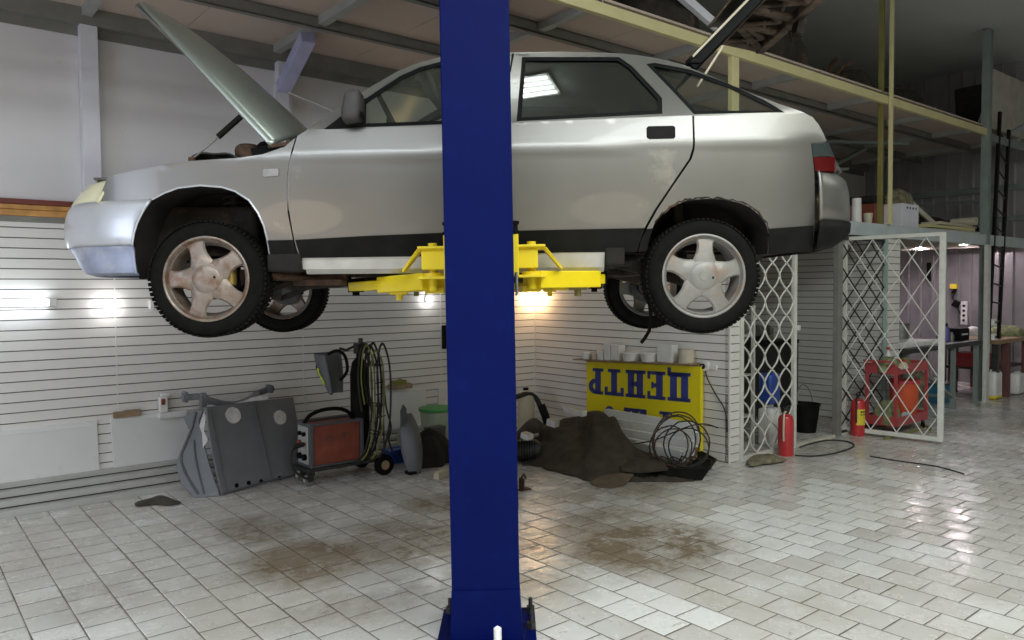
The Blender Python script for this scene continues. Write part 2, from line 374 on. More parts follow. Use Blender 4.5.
# stepped ledges at the foot of the left wall
mb = MB()
for z0, z1, t0, t1 in ((0, .042, -.01, .33), (.054, .092, -.01, .235), (.104, .142, -.01, .14), (.152, .19, -.01, .05)):
    S(mb, -13, -1.3, t0, t1, z0, z1)
struct(wobj(mb, 'baseboard_left', 'ledge', bevel=.003, smooth=0))
mb = MB()
for z0, z1, t1 in ((.042, .054, .215), (.092, .104, .12), (.142, .152, .035)): S(mb, -13, -1.3, -.01, t1, z0, z1)
struct(wobj(mb, 'trim_11', 'groove', smooth=0))  # dark strips between the ledges stand in for shadow lines
# the slatted side wall of the store room and its narrow return
mb = slats('x', (0, 0), (0, -T0+.004), 0, 2.15, n=(-1, 0), th=.075); k0 = len(mb.f)
o = wobj(mb, 'wall_right', ['slat', 'groove'], smooth=0); struct(o)
for i, p in enumerate(o.data.polygons): p.material_index = 1 if i < 6 else 0
mb = slats('x', (0.0, -T0-.002), (.15, -T0-.002), 0, 2.15, n=(0, -1), th=.05)
o = wobj(mb, 'wall_return', ['slat', 'groove'], smooth=0); struct(o)
for i, p in enumerate(o.data.polygons): p.material_index = 1 if i < 6 else 0
mb = MB(); S(mb, -.003, .016, T0-.012, T0+.003, 0, 2.15); struct(wobj(mb, 'trim_7', 'slat', smooth=0))
# partition on the far side of the store
SP0, SP1 = 3.03, 3.36
mb = slats('x', (SP0, 0), (SP0, -T0+.004), 0, 2.15, n=(-1, 0), th=.09)
o = wobj(mb, 'wall_partition', ['slat', 'groove'], smooth=0); struct(o)
for i, p in enumerate(o.data.polygons): p.material_index = 1 if i < 6 else 0
mb = slats('x', (SP0, -T0-.002), (SP1, -T0-.002), 0, 2.15, n=(0, -1), th=.05)
o = wobj(mb, 'wall_partition_end', ['slat', 'groove'], smooth=0); struct(o)
for i, p in enumerate(o.data.polygons): p.material_index = 1 if i < 6 else 0
mb = MB(); S(mb, SP0-.025, SP0, T0-.03, T0+.015, 0, 2.15); struct(wobj(mb, 'trim_8', 'greenpost', smooth=0))
# corrugated end wall
mb = MB(); prof = []
t = 0.
while t < 12:
    prof += [(t, 0), (t+.15, 0), (t+.16, -.045), (t+.19, -.045)]; t += .2
m0 = len(prof); mb.add([(8+x, -t, z) for z in (0, 5.12) for t, x in prof], [(i, i+1, m0+i+1, m0+i) for i in range(m0-1)])
struct(wobj(mb, 'wall_far', 'corr', smooth=0))
mb = MB(); S(mb, 7.93, 7.98, 0, 12, 2.62, 2.70); S(mb, 7.93, 7.98, 0, 12, 3.1, 3.2); struct(wobj(mb, 'trim_9', 'gpost', smooth=0))
mb = MB(); S(mb, -13, 8, 12, 12.1, 0, 5.12); struct(wobj(mb, 'wall_back', 'backwall', smooth=0))
mb = MB(); S(mb, -13.1, -13, 0, 12, 0, 5.12); struct(wobj(mb, 'wall_near', 'backwall', smooth=0))
mb = MB(); S(mb, -13, 8, -.1, 12, 5.12, 5.2); struct(wobj(mb, 'ceiling', 'ceil', smooth=0))

# upper mezzanine over the bay and the store
um = wth('upper_mezzanine', 'pinkish boarded upper platform on grey steel joists above the car', 'mezzanine', 0, 0, 0); um['kind'] = 'structure'
def up(mb, name, m, **k): return mb.build(name, m, parent=um, **k)
TA, TB = float(pz(320, 31, 3.70)[1]), float(pz(590, 50, 3.70)[1])
t_edges = (0.0, TA, TB, T0-.02)
for a in np.arange(-12.9, 7.9, 1.5):
    for j in range(3):
        mb = MB(); S(mb, a+.003, min(a+1.497, 7.9), t_edges[j]+.002, t_edges[j+1]-.002, 3.80, 3.82); up(mb, 'board', 'sheet', smooth=0)
def chan(mb, s0, s1, t, z0, z1, w=.06):
    S(mb, s0, s1, t-w/2, t+w/2, z1-.012, z1); S(mb, s0, s1, t+w/2-.012, t+w/2, z0, z1); S(mb, s0, s1, t-w/2, t+w/2, z0, z0+.012)
mb = MB(); S(mb, -13, 7.9, .0, .012, 3.60, 3.80); S(mb, -13, 7.9, 0, .10, 3.672, 3.685); up(mb, 'wall_beam', 'beam', smooth=0)
mb = MB(); S(mb, -13, 7.9, .012, .10, 3.685, 3.80); up(mb, 'wall_beam', 'beam', smooth=0)
for t in (TA, TB):
    mb = MB(); chan(mb, -13, 7.9, t, 3.71, 3.80, .07); up(mb, 'purlin', 'beam', smooth=0)
for s in (-7.7, -6.2, -4.64, -3.12, -1.64, -.2, 1.4, 2.98, 4.5, 5.9, 7.3):
    mb = MB(); S(mb, s-.035, s+.035, .10, T0-.02, 3.735, 3.747); S(mb, s-.035, s-.025, .10, T0-.02, 3.747, 3.80); S(mb, s+.025, s+.035, .10, T0-.02, 3.747, 3.80); up(mb, 'rafter', 'rafter', smooth=0)
mb = MB(); S(mb, -13, 5.87, T0-.02, T0+.03, 3.665, 3.755); up(mb, 'edge_beam', 'ybeam', bevel=.004, smooth=0, label='cream yellow edge beam')
mb = MB(); S(mb, 5.98, 7.9, T0-.02, T0+.03, 3.60, 3.70); up(mb, 'edge_beam', 'gpost', smooth=0)
# flat braces under the store part
for (a, b) in (((3.7, 1.0, 3.60), (5.3, 1.9, 3.60)), ((4.15, 1.3, 3.2), (5.3, 1.3, 3.62)), ((3.4, .9, 3.1), (4.6, 1.4, 3.25)), ((2.4, 1.7, 3.58), (3.6, .6, 3.58))):
    mb = MB(); mb.bar((a[0], -a[1], a[2]), (b[0], -b[1], b[2]), .08, .04); up(mb, 'brace', 'gpost', smooth=0)
# wall columns on the left wall
for s, z0, lb in ((-4.63, 2.31, 'pale grey steel stanchion on the plaster wall at the left of the photo'), (-3.05, 2.31, 'grey steel stanchion on the plaster wall behind the raised bonnet')):
    r = wth('steel_stanchion', lb, 'post', s, .0, z0, group=None)
    mb = MB(); S(mb, -.06, .06, .085, .097, 0, 3.67-z0); S(mb, -.06, -.048, .0, .085, 0, 3.67-z0); mb.build('flange', 'post', parent=r, smooth=0)
    mb = MB(); S(mb, .048, .06, .0, .085, 0, 3.67-z0); mb.build('web', 'post', parent=r, smooth=0)
# lavender brace from the wall stanchion up to the joist
a = pt(283, 86, .12); b = pz(308, 37, 3.69)
r = wth('diagonal_brace', 'lavender painted steel box brace rising from the wall to the ceiling joists', 'brace', 0, 0)
mb = MB(); A_, B_ = (a[0], -a[1], a[2]-.02), (b[0], -b[1], b[2]); mb.bar(A_, B_, .12, .10); mb.build('brace_tube', 'brace', parent=r, bevel=.006, smooth=0)
mb = MB(); mb.bb(a[0]-.08, a[0]+.05, -.135, -.1, a[2]-.30, a[2]-.0); mb.build('foot_plate', 'post', parent=r, smooth=0)
# loose white wire drooping from the brace
mb = MB(); pts = []
for x, y, t in ((288, 92, .16), (300, 97, .14), (318, 104, .13), (335, 112, .12), (360, 128, .11), (380, 136, .1)):
    q = pt(x, y, t); pts.append((q[0], -q[1], q[2]))
mb.tube(pts, .008, 6); tag(wobj(mb, 'electric_wire', 'fwhite'), 'thin white wire drooping along the plaster wall beside the brace', 'wire')

# lower deck over the store room
ld = wth('store_deck', 'pale blue-grey steel deck over the store room and workbenches', 'deck', 0, 0, 0); ld['kind'] = 'structure'
mb = MB(); S(mb, .0, 7.9, T0-.01, T0+.035, 2.16, 2.305); mb.build('front_beam', 'deck', parent=ld, bevel=.004, smooth=0)
mb = MB(); S(mb, .0, 7.9, .0, T0-.01, 2.275, 2.30); mb.build('floor_sheet', 'deckunder', parent=ld, smooth=0)
for s in np.arange(.3, 7.8, 1.2):
    mb = MB(); S(mb, s-.03, s+.03, 0.02, T0-.01, 2.2, 2.274); mb.build('joist', 'deckunder', parent=ld, smooth=0)

def post(lb, s, t, z0, z1, w, d, m, g=None, name='steel_post'):
    r = wth(name, lb, 'post', s, t, z0, group=g)
    mb = MB(); mb.bb(-w/2, w/2, -d/2, d/2, 0, z1-z0); mb.build('shaft', m, parent=r, bevel=.004, smooth=0)
    mb = MB(); mb.bb(-w*.8, w*.8, -d*.62, d*.62, 0, .012); mb.build('foot_plate', m, parent=r, smooth=0)
    return r
post('yellowed cream post under the edge beam, seen behind the car tailgate', .045, T0+.0, 2.305, 3.665, .11, .045, 'ybeam')
post('tall yellowed cream post crossing the edge beam and reaching the ceiling', 2.98, T0+.052, 2.305, 5.12, .05, .034, 'ybeam')
post('side face of the tall cream post, its shade put in as dark olive', 2.945, T0-.045, 2.305, 5.12, .05, .05, 'ypostdark')  # side face of the cream post, its shade put into the colour
post('tall grey-green steel post from the tiled floor to the ceiling beside the ladder', 5.93, T0+.0, 0, 5.10, .11, .10, 'gpost')
post('pale post under the deck front, standing against the tall grey-green post', 5.80, T0+.085, 0, 2.16, .11, .05, 'mesh')
# gusset and brace on the edge beam at the store corner
r = wth('roof_brace', 'white-blue flat steel brace slanting onto the cream edge beam above the tailgate', 'brace', 0, 0)
mb = MB(); mb.bar((-1.5, -T0-.01, 4.28), (.03, -T0-.01, 3.80), .05, .075); mb.build('brace_bar', 'post', parent=r, smooth=0)
mb = MB(); mb.prism([(-.24, -T0-.036, 3.757), (.075, -T0-.036, 3.757), (.075, -T0-.036, 3.91), (-.02, -T0-.036, 3.89), (-.12, -T0-.036, 3.84)], (0, .012, 0)); mb.build('gusset_plate', 'post', parent=r, smooth=0, label='white rounded gusset plate')

# wall lamps just over a metre and a half up, the lamps that light the car from below
def walllamp(s, t, z, lb, em, r=.032, side=False, name='wall_lamp'):
    o = wth(name, lb, 'lamp', s, t, z, rz=-PI/2 if side else 0, group=None)
    mb = MB(); mb.lathe([(0, 0), (.035, 0), (.035, -.02), (.018, -.025), (.018, -.045), (0, -.045)], (0, 0, 0), 'y', 16); mb.build('lamp_holder', 'white', parent=o)
    mb = MB(); mb.ball((0, -.045-r*.9, 0), r); mb.build('bulb', em, parent=o)
    return o
walllamp(-4.538, .0, 1.495, 'round glowing bulb on the slatted wall in front of the car nose', 'lampw')
walllamp(-1.497, .0, 1.508, 'glowing bulb on the slatted wall left of the blue column', 'lampw', .026)
walllamp(0, .11, 1.505, 'warm glowing bulb at the slatted corner right of the blue column', 'lampy', .04, side=True)
o = wth('tube_lamp', 'bright fluorescent tube lamp on the slatted wall at the left edge', 'lamp', -5.35, -.001, 1.53)
mb = MB(); mb.cyl((-.55, -.05, 0), (.40, -.05, 0), .022, 12); mb.build('tube', 'lampt', parent=o)
mb = MB(); mb.bb(-.6, .46, -.022, 0, -.03, .03); mb.bb(.40, .45, -.075, -.0, -.03, .03); mb.bb(-.6, -.55, -.075, -.0, -.03, .03); mb.build('fitting', 'white', parent=o, bevel=.005, smooth=0)
o = wth('wall_hook', 'small white fitting on the slatted wall beside the front tyre', 'fitting', -4.216, 0, 1.497)
mb = MB(); mb.bb(-.015, .015, -.05, 0, -.03, .04); mb.bb(-.015, .015, -.065, -.05, -.05, .04); mb.build('bracket', 'white', parent=o, bevel=.004, smooth=0)
o = wth('door_bolt', 'small black catch on the slatted wall touching the blue column', 'catch', -1.288, 0, 1.10)
mb = MB(); mb.bb(-.03, .03, -.03, 0, -.125, .125); mb.bb(-.02, .02, -.045, -.03, -.03, .03); mb.build('catch_plate', 'blackplastic', parent=o, bevel=.004, smooth=0)
for (s, t), lb in zip(((7.45, 1.19), (7.17, 1.95), (6.3, 2.4)), ('left one of the lit round spotlights under the deck', 'middle lit round spotlight under the deck, right of the white gate post', 'round spotlight under the deck beside the tall grey post')):
    o = wth('ceiling_spotlight', lb, 'lamp', s, t, 2.275, group=None)
    mb = MB(); mb.lathe([(0, 0), (.07, 0), (.08, -.03), (.06, -.034)], (0, 0, 0), 'z', 20); mb.build('lamp_rim', 'steel', parent=o)
    mb = MB(); mb.lathe([(0, -.028), (.06, -.028), (.06, -.034), (0, -.036)], (0, 0, 0), 'z', 20); mb.build('lens', 'spot', parent=o)

# high fluorescent fittings under the ceiling over the camera side (out of frame, they light the room)
def area(s, t, z, sx, sy, power, col, rz=0, rx=0):
    l = bpy.data.lights.new('ceiling_tube', 'AREA'); l.shape = 'RECTANGLE'; l.size = sx; l.size_y = sy; l.energy = power; l.color = col
    o = bpy.data.objects.new('ceiling_tube', l); COL.objects.link(o); o.location = W(s, t, z); o.rotation_euler = (rx, 0, ANG+rz); return o

# ============================================================ THE CAR
PSI = .0272
CU = np.array([math.cos(PSI), math.sin(PSI), 0]); CV = np.array([-math.sin(PSI), math.cos(PSI), 0])
P0 = np.array([-1.509, 3.866, 0]); P0[2] = 0
CW = 1.66                                            # width between the two body sides
def carpx(x, y, v):
    P = onpl(x, y, CV, CV@P0+v); return float(CU@(P-P0)), float(P[2])
UF, AF, UR, AR = -.25, .66, 2.80, .60
def plan(u):
    h = .84
    if u < UF: t = min((UF-u)/AF, .9995); return h*(1-(1-t*t)**(1/4.5))
    if u > UR: t = min((u-UR)/AR, .9995); return h*(1-(1-t*t)**(1/4.5))
    return 0.
def vert(u, z):
    zc = 2.259+(u-.423)*.0337; d = z-zc
    if d >= 0:
        if d < .15: return .22*d
        return .033+.5*(d-.15)+.25*(d-.15)**2 - .28*max(0, .03-(d-.15))*0
    q = -d
    return .006*min(q/.008, 1)+.012*q+.16*q*q
def inset(u, z): return plan(u)+vert(u, z)
def cp(x, y):
    v = .03
    for _ in range(14):
        u, z = carpx(x, y, v); v = .5*v+.5*min(inset(u, z), .5)
    return (u, z)
car = thing('hatchback_car', 'silver five-door hatchback raised on the lift with bonnet and tailgate open', 'car')
COFF = Vector((1.25, .84, 1.37))
car.location = Vector(P0+CU*COFF.x+CV*COFF.y+np.array([0, 0, COFF.z])); car.rotation_euler = (0, 0, PSI)
def cb(mb, name, m, parent=None, **k):
    return mb.build(name, m, parent=parent or car, off=COFF, **k)
def cdt(outer, holes=(), step=.03):
    pts = []; edges = []; 
    def loop(L_):
        L2 = []
        for i, p in enumerate(L_):
            q = L_[(i+1) % len(L_)]; d = math.dist(p, q); n = max(1, int(d/step))
            L2 += [(p[0]+(q[0]-p[0])*j/n, p[1]+(q[1]-p[1])*j/n) for j in range(n)]
        b = len(pts); pts.extend(L2); edges.extend([(b+i, b+(i+1) % len(L2)) for i in range(len(L2))]); return L2
    lo = [loop(outer)]+[loop(h) for h in holes]
    xs = [p[0] for p in outer]; ys = [p[1] for p in outer]
    def inside(p, L_):
        c = False
        for i in range(len(L_)):
            a, b = L_[i], L_[i-1]
            if (a[1] > p[1]) != (b[1] > p[1]) and p[0] < (b[0]-a[0])*(p[1]-a[1])/(b[1]-a[1])+a[0]: c = not c
        return c
    def near(p):
        for L_ in lo:
            for q in L_:
                if abs(p[0]-q[0]) < step*.4 and abs(p[1]-q[1]) < step*.4: return True
        return False
    x = math.floor(min(xs)/step)*step
    while x < max(xs):
        y = math.floor(min(ys)/step)*step
        while y < max(ys):
            p = (x, y)
            if inside(p, lo[0]) and not any(inside(p, h) for h in lo[1:]) and not near(p): pts.append(p)
            y += step
        x += step
    r = delaunay_2d_cdt([Vector(p) for p in pts], edges, [], 0, 1e-5)
    vs = [tuple(v) for v in r[0]]; out = []
    for f in r[2]:
        c = (sum(vs[i][0] for i in f)/len(f), sum(vs[i][1] for i in f)/len(f))
        if inside(c, lo[0]) and not any(inside(c, h) for h in lo[1:]): out.append(tuple(f))
    return vs, out
def panel(name, outer, m, holes=(), off=0., thick=.006, step=.03, uz=False, both=True, parent=None, crisp=False, **k):
    """a pressed body panel on the curved side of the car (and its twin on the far side)"""
    O_ = outer if uz else [cp(*p) for p in outer]; H_ = [(h if uz else [cp(*p) for p in h]) for h in holes]
    vs, fs = cdt(O_, H_, step)
    res = None
    for side in ((0, 1) if both else (0,)):
        V3 = []
        for u, z in vs:
            v = inset(u, z)+off; V3.append((u, CW-v if side else v, z))
        # boundary edges give the returned flange
        cnt = {}
        for f in fs:
            for i in range(len(f)):
                e = (f[i], f[(i+1) % len(f)]); cnt[tuple(sorted(e))] = cnt.get(tuple(sorted(e)), 0)+1
        n = len(V3); sg = -1 if side else 1
        V3 += [(a, b+sg*thick, c) for a, b, c in V3]
        F3 = list(fs)+[tuple(i+n for i in reversed(f)) for f in fs]
        for (a, b), c in cnt.items():
            if c == 1: F3.append((a, b, b+n, a+n))
        mb = MB().add(V3, F3); o = cb(mb, name, m, parent, smooth=50, **k)
        if not side: res = o
        else: o.data.polygons.foreach_set
    return res
# ---- outlines traced on the side of the car
ROOF = [(300, 135), (330, 113.5), (360, 94), (372, 86), (400, 70), (420, 62), (441, 57), (475, 54), (512, 53), (560, 52), (600, 53), (625, 54), (640, 56), (660, 59), (680, 64), (700, 71.5), (725, 82), (748, 92), (778, 103.5), (804, 112.5)]
BELT = [(804, 114), (787, 115), (694, 116.5), (663, 117), (517, 123.5), (441, 127), (372, 129.5), (328, 130.5)]
WF = [(330, 126), (345, 114.5), (368, 97), (400, 76), (420, 67), (441, 61.5), (470, 58.5), (504, 57.5), (503, 121.8), (441, 124.4), (372, 127)]
WR = [(522, 57), (619, 57), (632, 66), (662, 98), (662.5, 113.8), (516.5, 121.3)]
WQ = [(646, 64), (655, 62.8), (690, 69.5), (730, 84), (765, 100.5), (785, 112.5), (694, 114.3)]
panel('side_frame', ROOF+BELT, 'paint', [WF, WR, WQ], thick=.03)
def shrink(L_, d):
    q = [cp(*p) for p in L_]; cx = sum(p[0] for p in q)/len(q); cz = sum(p[1] for p in q)/len(q); out = []
    n = len(q); area2 = sum(q[i][0]*q[(i+1) % n][1]-q[(i+1) % n][0]*q[i][1] for i in range(n)); sg = 1 if area2 > 0 else -1
    for i in range(n):
        a, b, c = Vector(q[i-1]), Vector(q[i]), Vector(q[(i+1) % n]); e1 = (b-a).normalized(); e2 = (c-b).normalized()
        n1 = Vector((-e1.y, e1.x))*sg; n2 = Vector((-e2.y, e2.x))*sg; m_ = (n1+n2); m_ /= max(m_.dot(n1), .45); out.append(tuple(b+m_*d))
    return out
for w_, gl, g in ((WF, 'glass', 'front_window'), (WR, 'tint', 'rear_window'), (WQ, 'glass', 'quarter_window')):
    q = [cp(*p) for p in w_]
    sl_ = panel('window_seal', q, 'seal', [shrink(w_, .022)], off=.004, thick=.012, uz=True)
    panel(g, shrink(w_, .018), gl, off=.012, thick=.003, uz=True, step=.08)
# black triangle carrying the mirror
panel('mirror_base', [(324.5, 129), (345, 113.5), (366, 98), (366, 127)], 'blackplastic', off=-.004, thick=.01)
# doors and wings
panel('front_door', [(297.5, 136), (310, 128.5), (328, 129.5), (372, 128.5), (441, 126), (507, 123), (505.5, 253.5), (300, 257.5), (297, 250), (294.5, 240), (292.5, 230), (289.5, 212), (288.5, 195), (288.8, 180), (290.6, 162), (294, 148)], 'paint', off=-.003)
panel('rear_door', [(509, 123), (663, 116.5), (692, 115.5), (692.5, 148), (689, 159), (672, 184), (655, 209), (645, 227), (638, 238), (634, 251.5), (507.5, 253.5)], 'paint', off=-.003)
panel('front_wing', [(295.5, 137.5), (285, 146.5), (262, 154.5), (235, 158), (190, 161), (175, 162.5), (145, 168.5), (113, 175.5), (107, 178.5), (102, 191), (97.5, 204), (125, 201), (152, 199.3), (165, 192.5), (178, 187.7), (200, 185.2), (222, 187), (235, 191), (249, 200), (258, 213), (264, 226), (267.5, 240), (270.5, 259), (298, 259), (296, 250), (293, 240), (290.5, 228), (287.5, 212), (286.8, 195), (287, 180), (288.9, 162), (292.3, 148)], 'paint')
panel('rear_wing', [(694, 116.2), (787, 114.5), (804, 113), (812, 117), (818, 124), (823, 133), (826.5, 141.5), (811, 143.5), (812.5, 158), (814, 172), (814.5, 200), (814.5, 224), (813, 251), (767.5, 254), (768.5, 234), (766, 224.5), (758, 214), (750, 207.5), (740, 203), (725, 199.7), (708, 198.7), (695, 199.7), (685, 201), (672, 206.5), (662, 214.5), (655, 222.5), (652, 229), (646.5, 229), (657, 210), (674, 184.5), (691.5, 159), (694.5, 149)], 'paint', off=-.003)
# black lower cladding
panel('door_cladding', [(295.5, 240), (368, 236), (441, 233), (505, 231), (505, 254.5), (441, 256), (301, 258)], 'blackplastic', off=-.010, thick=.014)
panel('door_cladding', [(508, 231), (580, 229.5), (644.5, 228.3), (636, 252), (560, 252.5), (508, 254.3)], 'blackplastic', off=-.010, thick=.014)
panel('wing_cladding', [(268, 240.5), (293.5, 240), (298.5, 258), (271.5, 259)], 'blackplastic', off=-.008, thick=.014)
panel('wing_cladding', [(768.5, 229), (813, 225.5), (812.5, 251.5), (768, 254.5)], 'blackplastic', off=-.010, thick=.014)
panel('wing_cladding', [(646.5, 229), (652.5, 228.5), (649, 240), (646, 251), (638, 252), (641, 240)], 'blackplastic', off=-.006, thick=.012)
# sills: pale box section below the doors
mb = MB()
for sd in (0, 1):
    def sv(v): return CW-v if sd else v
    for (u0, u1, z0, z1, a, b) in ((.44, 1.99, 1.712, 1.81, .045, .12), (.46, 1.99, 1.688, 1.712, .07, .085)):
        mb.add([(u0, sv(a), z1), (u1, sv(a), z1), (u1, sv(a+.025), z0), (u0, sv(a+.025), z0), (u0, sv(b+.12), z1), (u1, sv(b+.12), z1), (u1, sv(b+.06), z0), (u0, sv(b+.06), z0)], [(0, 1, 2, 3), (4, 7, 6, 5), (0, 4, 5, 1), (3, 2, 6, 7), (0, 3, 7, 4), (1, 5, 6, 2)])
cb(mb, 'sill', 'paint_low', smooth=0)
mb = MB()
for sd in (0, 1):
    v0 = CW-.10 if sd else .10
    mb.box((.36, v0, 1.745), (.17, .14, .09)); mb.box((2.04, v0, 1.765), (.10, .14, .09))
cb(mb, 'jacking_bracket', 'liner', bevel=.01)

# swept noses: bumpers run round the ends from arch to arch
def plan_pt(th, front, dz, dw):
    """th 0 at the near side, pi at the far side; superellipse grown by dz lengthways, dw sideways"""
    h = .84+dw; a = (AF if front else AR)+dz
    c, s_ = math.cos(th), math.sin(th)
    y = math.copysign(abs(c)**(2/4.5), c)*h; x = abs(s_)**(2/2.)*a
    return ((UF-x) if front else (UR+x), .84-y)
def sweep(name, prof, m, front, th0, th1, n=40, closed=False, thick=0, u_cut=None, **k):
    """prof: list of (z, grow_len, grow_side)"""
    mb = MB(); npf = len(prof)
    if u_cut:
        us = [u_cut(p[0]) for p in prof]; uc_ = max(us) if front else min(us); tc0 = math.asin(max(0., min(1., ((UF-uc_)/AF) if front else ((uc_-UR)/AR)))); th0 = max(th0, tc0-.02); th1 = min(th1, PI-tc0+.02) if th1 > PI/2 and th0 < PI/2 and th1 > PI-1.3 else th1
    def fn(i, j):
        z, dl, dw = prof[j]; th = th0+(th1-th0)*i/n
        u, v = plan_pt(th, front, dl, dw)
        if u_cut:
            uc = u_cut(z)
            if front and u > uc: u = uc
            if not front and u < uc: u = uc
        return (u, v, z)
    vs = [fn(i, j) for i in range(n+1) for j in range(npf)]
    fs = [(i*npf+j, (i+1)*npf+j, (i+1)*npf+j+1, i*npf+j+1) for i in range(n) for j in range(npf-1)]
    mb.add(vs, fs); o = cb(mb, name, m, smooth=40, **k)
    md = o.modifiers.new('s', 'SOLIDIFY'); md.thickness = .012; md.offset = 1 if False else -1
    return o
def lerp(tab, z):
    for (a, b), (c, d) in zip(tab, tab[1:]):
        if a <= z <= c: return b+(d-b)*(z-a)/(c-a)
    return tab[0][1] if z < tab[0][0] else tab[-1][1]
# front wheel arch cut of the bumper (z -> u)
ARCHF = sorted([tuple(reversed(cp(*p))) for p in ((152, 199.5), (146, 207), (140, 219), (136.5, 232), (135, 246), (136, 262), (139, 278))])
cutf = lambda z: lerp(ARCHF, z)
zz = lambda y: 1.6+(291.5-y)/772*3.97
TH0 = 0.02
sweep('front_bumper', [(zz(202), -.045, -.0), (zz(207), -.022, .004), (zz(214), -.006, .008), (zz(224), .004, .01), (zz(234), .006, .01), (zz(243), -.002, .008), (zz(246), -.014, 0)], 'bumper', True, TH0, PI-TH0, 60, u_cut=cutf)
sweep('bumper_lower', [(zz(246), -.016, -.002), (zz(248), -.03, -.006), (zz(256), -.052, -.010), (zz(266), -.078, -.014), (zz(272), -.105, -.02), (zz(275), -.16, -.05)], 'bumper_low', True, TH0, PI-TH0, 60, u_cut=cutf)
zr = lambda y: 1.6+(288-y)/772*4.08
cutr = lambda z: lerp([(1.6, 3.05), (2.3, 3.045)], z)
ub = cp(817, 210)[0]
cutr = lambda z: ub
sweep('rear_bumper', [(zr(172.5), -.10, -.03), (zr(174), -.045, -.008), (zr(180), -.005, .006), (zr(192), .012, .01), (zr(206), .018, .012), (zr(223), .02, .012)], 'paint', False, TH0, PI-TH0, 60, u_cut=cutr)
sweep('rear_bumper_lower', [(zr(223), .024, .016), (zr(232), .02, .014), (zr(240), -.02, .008), (zr(247), -.08, 0), (zr(251), -.16, -.02)], 'blackplastic', False, TH0, PI-TH0, 60, u_cut=cutr)
# headlamps, grille between them, slam panel
uL = cp(105, 190)[0]
def fthetas(u):   # theta where the plan curve reaches u
    return math.asin(min(1, (UF-u)/AF))
th_l = math.asin((UF-cp(99, 200)[0])/AF)
hp = [(zz(203), -.035, -.004), (zz(198), -.05, -.006), (zz(190), -.085, -.012), (zz(183), -.125, -.02), (zz(180), -.16, -.03)]
cutl = lambda z: lerp(sorted([tuple(reversed(cp(*p))) for p in ((98, 203), (103, 191), (107.5, 178))]), z)
for sd in (0, 1):
    a, b = (th_l-.05, 1.32) if not sd else (PI-1.32, PI-th_l+.05)
    sweep('headlamp', hp, 'lamp', True, a, b, 16, u_cut=cutl)
sweep('grille', [(p[0], p[1]+.004, 0) for p in hp], 'blackplastic', True, 1.34, PI-1.34, 8)
mb = MB(); mb.grid(lambda a, b: (-.62+.12*a-.12*(1-(2*b-1)**2), .12+1.42*b, zz(179)+.005), 2, 12); cb(mb, 'slam_panel', 'paint', solid=.01)
mb = MB(); mb.bb(-.66, -.60, .3, 1.36, 1.86, 2.14); cb(mb, 'radiator', 'darksteel')
# tail lamps
tl = [(811.5, 144.5), (828, 142.8), (833, 153), (835.5, 165), (836, 172), (814.5, 171.8), (813, 158)]
panel('tail_lamp', [(813, 157.5), (834, 157), (835.5, 165), (836, 171.8), (815, 171.5)], 'red', off=-.006, thick=.04, step=.02)
panel('tail_lamp_top', [(811.5, 144), (828, 142.8), (834, 156.4), (813, 157)], 'smoke', off=-.006, thick=.04, step=.02)
# rear panel between the lamps
mb = MB()
def rp_(a, b):
    th = .55+(PI-1.1)*b; z = zr(170)+(zr(143)-zr(170))*a; u, v = plan_pt(th, False, -.03-.09*a, -.02); return (u, v, z)
mb.grid(rp_, 4, 24); cb(mb, 'rear_panel', 'paint', solid=.012)
# flush fittings: door handles, indicator, fuel marks
def flush(name, L_, m, off=-.004, **k): return panel(name, L_, m, off=off, thick=.01, step=.015, **k)
flush('door_handle', [(648, 126.4), (673, 125.8), (675, 127.5), (675.3, 137), (673.5, 138.8), (649, 139.3), (646.5, 137.5), (646.3, 128.5)], 'blackplastic', label='black recessed door handle')
flush('side_indicator', [(263.5, 169.5), (278, 168.8), (279, 170.5), (278.5, 176), (264, 177), (263, 175.5)], 'steel', off=-.007)
# door gap between front and rear doors on the pillar
panel('pillar_gap', [(512, 53.6), (514.2, 53.6), (510.8, 72), (509.5, 72)], 'seal', off=-.002, thick=.008, step=.02)
# wing mirror
r = MB()
mu, mz = cp(357, 112); mv = inset(mu, mz)
def mir(a, b):
    al = 2*PI*a; be = PI*(b-.5); cx, cy, cz = math.cos(al)*math.cos(be), math.sin(al)*math.cos(be), math.sin(be)
    sg = lambda x, p: math.copysign(abs(x)**p, x)
    zq = sg(cz, .45)*.082; uq = sg(cx, .5)*.050*(1-.22*max(0, zq/.09)); return (mu-.005+uq+.10*zq, mv-.075+sg(cy, .6)*.085, mz+zq+.005)
r.grid(mir, 24, 14); mo = cb(r, 'wing_mirror', 'mirrorgrey')
r = MB(); r.bar((mu-.01, mv-.10, mz-.06), (mu+.02, mv+.01, mz-.075), .05, .03); r.grid(lambda a, b: (mu+.037+.006*math.cos(PI*(a-.5)), mv-.075+(a-.5)*.125, mz+.005+(b-.5)*.12), 6, 6); cb(r, 'mirror_foot', 'blackplastic')

